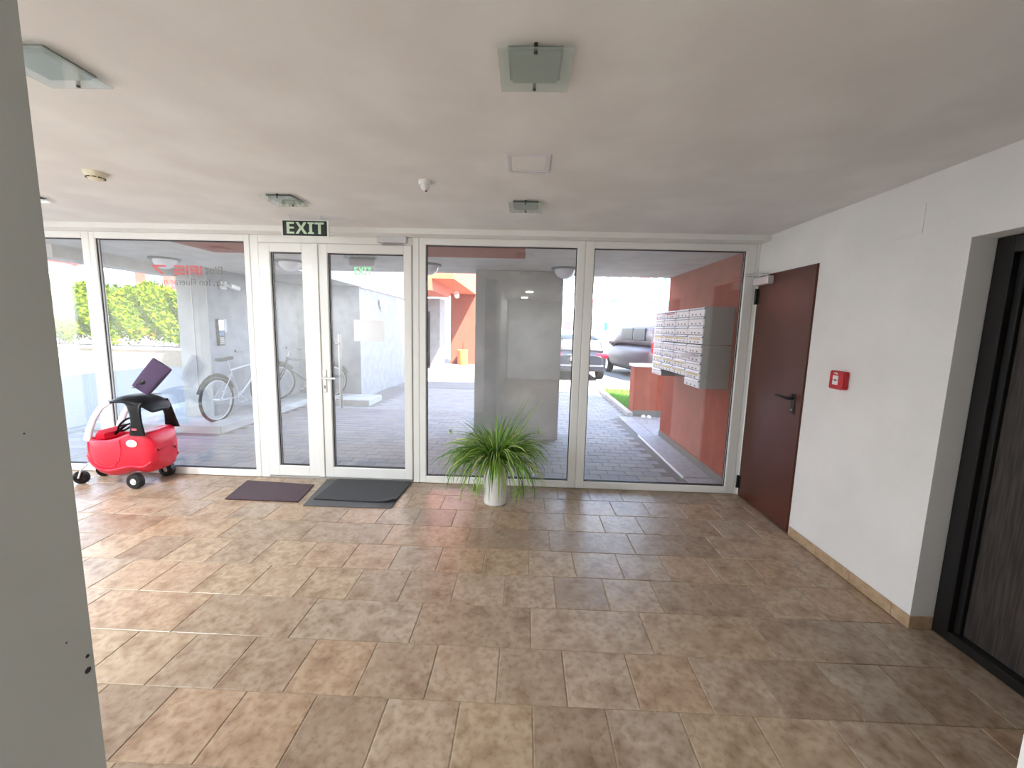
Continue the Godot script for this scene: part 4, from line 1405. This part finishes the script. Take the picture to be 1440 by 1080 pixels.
func surroundings() -> void:
	var g := Geo.new()
	# planter wall and hedge on the left
	var w := struct_node("wall_planter", "low pale planter wall with white coping below the hedge")
	g = Geo.new(); g.bx(-26, -7.5, -0.2, 0.50, -14.25, -13.95)
	put(w, "render", g, M.tan)
	g = Geo.new(); g.bx(-26, -7.5, 0.50, 0.57, -14.3, -13.9, 0.01)
	put(w, "coping", g, M.bright)
	g = Geo.new(); g.bx(-26, -7.5, -0.2, 0.5, -16.2, -14.25)
	struct("ground_planter", "soil bed of the hedge behind the planter wall", g, M.soil)
	var hr := thing("hedge", "bright yellow-green hedge growing above the planter wall at left", "hedge", Vector3(-16, 0.5, -15.1))
	var lm := leaves_mm("foliage", "", "", 34000, func(r: RandomNumberGenerator) -> Vector3:
		var x := r.randf_range(-9.5, 8.2)
		var y := 0.3 + 1.8 * pow(r.randf(), 0.6) + 0.12 * sin(x * 3.1) + 0.1 * sin(x * 7.7)
		return Vector3(x, y, 0.7 * (1.0 if r.randf() < 0.6 else r.randf_range(-1, 1)) * (0.85 + 0.2 * sin(x * 5.0 + y * 4.0)) * sqrt(1.05 - pow(y / 2.5, 4.0))), [Color(0.115, 0.20, 0.003), Color(0.145, 0.22, 0.003), Color(0.075, 0.14, 0.003), Color(0.19, 0.23, 0.004)], 0.11, "")
	hr.add_child(lm); lm.set_meta("kind", "stuff")
	g = Geo.new()
	var rng := RandomNumberGenerator.new(); rng.seed = 4
	for k in 70:
		var x := rng.randf_range(-9.4, 8.1)
		g.tube([Vector3(x, 0, rng.randf_range(0.1, 0.5)), Vector3(x + rng.randf_range(-0.1, 0.1), 0.7, rng.randf_range(0.1, 0.6))], 0.012, 5)
	put(hr, "stem", g, mat(rgb(96, 80, 60), 0.9)).set_meta("kind", "stuff")
	# pinkish tree by the hedge
	var tr := thing("tree", "small tree with sparse reddish foliage behind the right end of the hedge", "tree", Vector3(-15.6, -0.06, -18.5))
	lm = leaves_mm("foliage", "", "", 1500, func(r: RandomNumberGenerator) -> Vector3:
		return Vector3(0, 2.1, 0) + Vector3(r.randfn(), r.randfn() * 1.0, r.randfn()) * 0.55, [Color(0.35, 0.16, 0.2), Color(0.45, 0.25, 0.28), Color(0.3, 0.14, 0.16)], 0.07, "")
	tr.add_child(lm); lm.set_meta("kind", "stuff")
	g = Geo.new(); g.tube([Vector3(0, 0, 0), Vector3(0.05, 1.0, 0), Vector3(0, 2.2, 0.05)], [0.07, 0.05, 0.03], 8)
	g.tube([Vector3(0.05, 1.2, 0), Vector3(0.4, 1.8, 0.1), Vector3(0.55, 2.4, 0.1)], [0.035, 0.025, 0.015], 6)
	g.tube([Vector3(0.04, 1.1, 0), Vector3(-0.35, 1.8, -0.1), Vector3(-0.5, 2.5, -0.1)], [0.035, 0.025, 0.015], 6)
	put(tr, "trunk", g, mat(rgb(80, 62, 56), 0.9))
	# white balconied building far left
	var t := thing("apartment_building", "white building with long balcony slabs far behind the hedge", "building", Vector3(-50, 0, -42))
	g = Geo.new(); g.bx(-24, 13.5, 0, 11.8, -10, 0)
	put(t, "wall", g, M.bright)
	for k in 3:
		g = Geo.new(); g.bx(-24, 13.8, 2.7 + 3.0 * k, 3.6 + 3.0 * k, 0, 1.6, 0.02)
		put(t, "balcony", g, M.bright)
		for i in 6:
			g = Geo.new(); g.bx(-6.5 + i * 3.3, -4.2 + i * 3.3, 3.6 + 3.0 * k, 5.6 + 3.0 * k, 0, 0.06)
			put(t, "window", g, M.window_glass)
	g = Geo.new(); g.bx(1.5, 6.5, 6.5, 7.1, 0.2, 1.9, 0.02)
	put(t, "awning", g, mat(rgb(206, 60, 56), 0.7), "red awning")
	t = thing("apartment_building", "dark red building block behind the hedge beside the white one", "building", Vector3(-33.0, 0, -37.5))
	g = Geo.new(); g.bx(-2.2, 1.6, 0, 12, -6, 0)
	put(t, "wall", g, mat(rgb(176, 70, 56), 0.8))
	for k in 3:
		g = Geo.new(); g.bx(-1.2, 0.4, 1.2 + 2.9 * k, 2.6 + 2.9 * k, 0, 0.06, 0.01)
		put(t, "window", g, M.window_glass)
	t = thing("apartment_building", "pale blue-grey building behind the right end of the hedge", "building", Vector3(-28.5, 0, -37.0))
	g = Geo.new(); g.bx(-2.4, 4.5, 0, 12, -6, 0)
	put(t, "wall", g, mat(rgb(206, 212, 224), 0.8))
	for k in 3:
		for i in 2:
			g = Geo.new(); g.bx(-1.4 + i * 2.6, 0.2 + i * 2.6, 1.3 + 2.9 * k, 2.8 + 2.9 * k, 0, 0.06, 0.01)
			put(t, "window", g, M.window_glass)
	# red wing seen between the door and the pillar
	w = struct_node("wall_red_wing", "terracotta wing of the block with an overhanging storey, left of the pillar")
	g = Geo.new(); g.bx(-9, -2.15, 2.95, 5.6, -19.6, -12.6)
	put(w, "overhang", g, mat(rgb(214, 104, 74), 0.85))
	g = Geo.new(); g.bx(-9, -2.8, 2.6, 2.95, -15.5, -12.6)
	put(w, "beam", g, mat(rgb(186, 92, 74), 0.85))
	g = Geo.new(); g.bx(-3.25, -2.15, -0.1, 2.95, -18.8, -18.3)
	put(w, "end_wall", g, M.red_soffit)
	g = Geo.new(); g.bx(-2.15, -2.08, -0.1, 2.95, -18.75, -18.35)
	put(w, "corner_post", g, M.bright)
	g = Geo.new()
	g.bx(-9, -3.95, -0.1, 2.6, -17.0, -16.0); g.bx(-3.62, -3.25, -0.1, 2.6, -17.0, -16.0); g.bx(-3.95, -3.62, 2.1, 2.6, -17.0, -16.0); g.bx(-3.95, -3.62, -0.1, 2.1, -17.0, -16.6)
	put(w, "pale_wall", g, M.grey_render)
	g = Geo.new(); g.bx(-3.94, -3.63, -0.05, 2.09, -16.6, -16.56)
	put(w, "door_leaf", g, M.rubber)
	t = thing("spotlight", "small white spotlight under the terracotta overhang", "spotlight", Vector3(-2.72, 2.95, -16.6))
	g = Geo.new(); g.cyl(Vector3(0, 0, 0), Vector3(0, -0.1, 0), 0.02, 8)
	put(t, "bracket", g, M.white)
	g = Geo.new(); g.cyl(Vector3(0, -0.1, 0.12), Vector3(0, -0.2, -0.14), 0.1, 14)
	put(t, "head", g, M.white)
	t = thing("urn", "orange cylindrical planter standing before the red end wall", "planter", Vector3(-2.66, -0.06, -18.0))
	g = Geo.new(); g.lathe(Vector3.ZERO, [Vector2(0, 0), Vector2(0.2, 0), Vector2(0.22, 0.05), Vector2(0.23, 0.62), Vector2(0.2, 0.64), Vector2(0.19, 0.6), Vector2(0, 0.6)], 24)
	put(t, "pot", g, mat(rgb(222, 130, 72), 0.6))
	g = Geo.new(); g.tube([Vector3(0, 0.6, 0), Vector3(0.02, 0.8, 0), Vector3(0, 0.95, 0)], 0.02, 6)
	put(t, "stem", g, mat(rgb(80, 60, 50), 0.8))
	# parked cars
	car("car", "dark grey estate car parked beyond the pillar, its tail to us", Vector3(1.72, -0.06, -15.4), 0.0, rgb(26, 30, 44), 1.46, 4.3, 1.82)
	car("van", "purple grey van parked beyond the low wall, partly behind mailboxes", Vector3(4.42, -0.06, -15.42), 0.16, rgb(70, 60, 70), 1.88, 4.6, 1.9)
	# building across the car park
	t = thing("apartment_building", "long white building with window bands across the car park", "building", Vector3(12.0, 0, -58))
	g = Geo.new(); g.bx(-12, 30, 0, 12.5, -10, 0)
	put(t, "wall", g, M.bright)
	var shade := mat(rgb(150, 160, 172), 0.5)
	var teal := mat(rgb(92, 170, 186), 0.5)
	var pink := mat(rgb(206, 120, 124), 0.6)
	for k in 4:
		var y := 1.5 + 3.05 * k
		g = Geo.new(); g.bx(-12, 30, y - 0.55, y - 0.42, 0, 0.12, 0.01)
		put(t, "string_course", g, M.bright)
		for e in [[-6.8, -5.7], [-3.2, -1.9], [-1.3, -0.7], [-0.65, 0.9], [1.5, 2.2], [3.0, 4.6], [4.65, 5.6], [6.2, 6.9], [6.95, 7.9], [9.5, 11.2], [12.5, 14.0]]:
			g = Geo.new(); ring_frame(g, e[0], e[1], y, y + 1.25, e[0] + 0.07, e[1] - 0.07, y + 0.07, y + 1.18, 0.0, 0.08, 0.01)
			var wn := put(t, "window", g, M.white)
			g = Geo.new(); g.bx(e[0] + 0.06, e[1] - 0.06, y + 0.06, y + 1.19, 0.01, 0.03)
			put(wn, "pane", g, [shade, teal, shade, pink][int(absf(e[0]) * 7.0 + k) % 4])
	g = Geo.new(); g.bx(-12, 30, 3.5, 3.62, 0, 0.9, 0.01)
	put(t, "canopy", g, mat(rgb(196, 214, 206), 0.7))

func car(called: String, label: String, at: Vector3, turn: float, c: Color, H: float, L: float, W: float) -> void:   # tail towards +z
	var t := thing(called, label, "car", at, turn, "parked cars")
	var paint := mat(c, 0.35, 0.0)
	paint.clearcoat_enabled = true; paint.clearcoat = 0.4
	var glass := mat(rgb(40, 52, 62), 0.1)
	glass.metallic_specular = 0.3
	var hw := W / 2
	var belt := 0.92 if H < 1.6 else 1.12
	var g := Geo.new()
	var rings := []
	for s in [[0.5, 0.48, 0.80, 0.80], [0.485, 0.34, belt - 0.08, 0.92], [0.45, 0.28, belt, 0.98], [0.3, 0.24, belt + 0.02, 1.0], [0.0, 0.22, belt + 0.01, 1.0], [-0.2, 0.22, belt - 0.01, 1.0], [-0.3, 0.22, belt - 0.06, 0.98], [-0.43, 0.26, belt - 0.2, 0.94], [-0.49, 0.36, belt - 0.32, 0.82], [-0.5, 0.46, belt - 0.42, 0.74]]:
		rings.append(g.ring(Vector3(0, (s[1] + s[2]) / 2, s[0] * L), Vector3.RIGHT, Vector3.UP, hw * s[3], (s[2] - s[1]) / 2, 28, 0.42))
	rings.reverse()
	g.smooth(true); g.loft(rings)
	put(t, "body", g, paint)
	g = Geo.new()
	rings = []
	var tail := 0.46 if H > 1.6 else 0.42
	for s in [[tail + 0.02, belt - 0.05, belt + 0.05, 0.86], [tail - 0.01, belt - 0.05, H - 0.16, 0.80], [tail - 0.05, belt - 0.05, H - 0.03, 0.76], [0.2, belt - 0.05, H, 0.78], [0.0, belt - 0.05, H, 0.78], [-0.12, belt - 0.05, H - 0.05, 0.78], [-0.2, belt - 0.05, (H + belt) / 2, 0.82], [-0.29, belt - 0.1, belt, 0.86]]:
		rings.append(g.ring(Vector3(0, (s[1] + s[2]) / 2, s[0] * L), Vector3.RIGHT, Vector3.UP, hw * s[3] * 1.04, (s[2] - s[1]) / 2, 28, 0.5))
	rings.reverse()
	g.smooth(true); g.loft(rings)
	put(t, "cabin", g, paint)
	# rear window, side windows
	g = Geo.new()
	var zt := (tail - 0.02) * L
	g.xf = Transform3D(Basis(Vector3.RIGHT, -0.2), Vector3(0, (belt + H - 0.08) / 2 + 0.03, zt + 0.03))
	g.box(Vector3.ZERO, Vector3(W * 0.66, (H - belt) * 0.62, 0.05), 0.02)
	put(t, "rear_window", g, glass)
	for s in [-1, 1]:
		for q in [[0.33, 0.14], [0.12, -0.1]]:
			g = Geo.new()
			g.box(Vector3(s * hw * 0.795, (belt + H) / 2 + 0.01, (q[0] + q[1]) / 2 * L), Vector3(0.05, (H - belt) * 0.55, (q[0] - q[1]) * L), 0.02)
			put(t, "side_window", g, glass)
		g = Geo.new()
		g.box(Vector3(s * hw * 0.80, belt - 0.13 if H < 1.6 else belt - 0.12, 0.475 * L), Vector3(0.40 if H < 1.6 else 0.16, 0.16 if H < 1.6 else 0.62, 0.16), 0.05)
		put(t, "tail_light", g, mat(rgb(196, 22, 44), 0.2))
		g = Geo.new()
		g.box(Vector3(s * (hw + 0.08), belt + 0.06, -0.17 * L), Vector3(0.18, 0.13, 0.1), 0.03)
		put(t, "mirror", g, paint)
		for zw in [0.31, -0.31]:
			var wh := Node3D.new(); wh.name = "wheel"; t.add_child(wh, true)
			wh.position = Vector3(s * (hw - 0.1), 0.32, zw * L)
			g = Geo.new()
			g.lathe(Vector3.ZERO, [Vector2(0.2, -0.1), Vector2(0.3, -0.1), Vector2(0.32, -0.08), Vector2(0.32, 0.09), Vector2(0.3, 0.11), Vector2(0.2, 0.11), Vector2(0.2, -0.1)], 28, Vector3(s, 0, 0))
			put(wh, "tyre", g, M.rubber)
			g = Geo.new()
			g.lathe(Vector3.ZERO, [Vector2(0, 0.06), Vector2(0.2, 0.06), Vector2(0.2, 0.1), Vector2(0.17, 0.09), Vector2(0.06, 0.1), Vector2(0, 0.11)], 24, Vector3(s, 0, 0))
			put(wh, "hubcap", g, M.alu)
	g = Geo.new(); g.box(Vector3(0, 0.42, 0.492 * L), Vector3(W * 0.92, 0.22, 0.16), 0.06)
	put(t, "bumper", g, paint)
	g = Geo.new(); g.box(Vector3(0, 0.70, 0.505 * L), Vector3(0.52, 0.115, 0.03), 0.004)
	put(t, "number_plate", g, M.white)
	g = Geo.new(); g.box(Vector3(0, belt - 0.1, 0.505 * L), Vector3(W * 0.4, 0.03, 0.03), 0.008)
	put(t, "chrome_strip", g, M.steel)
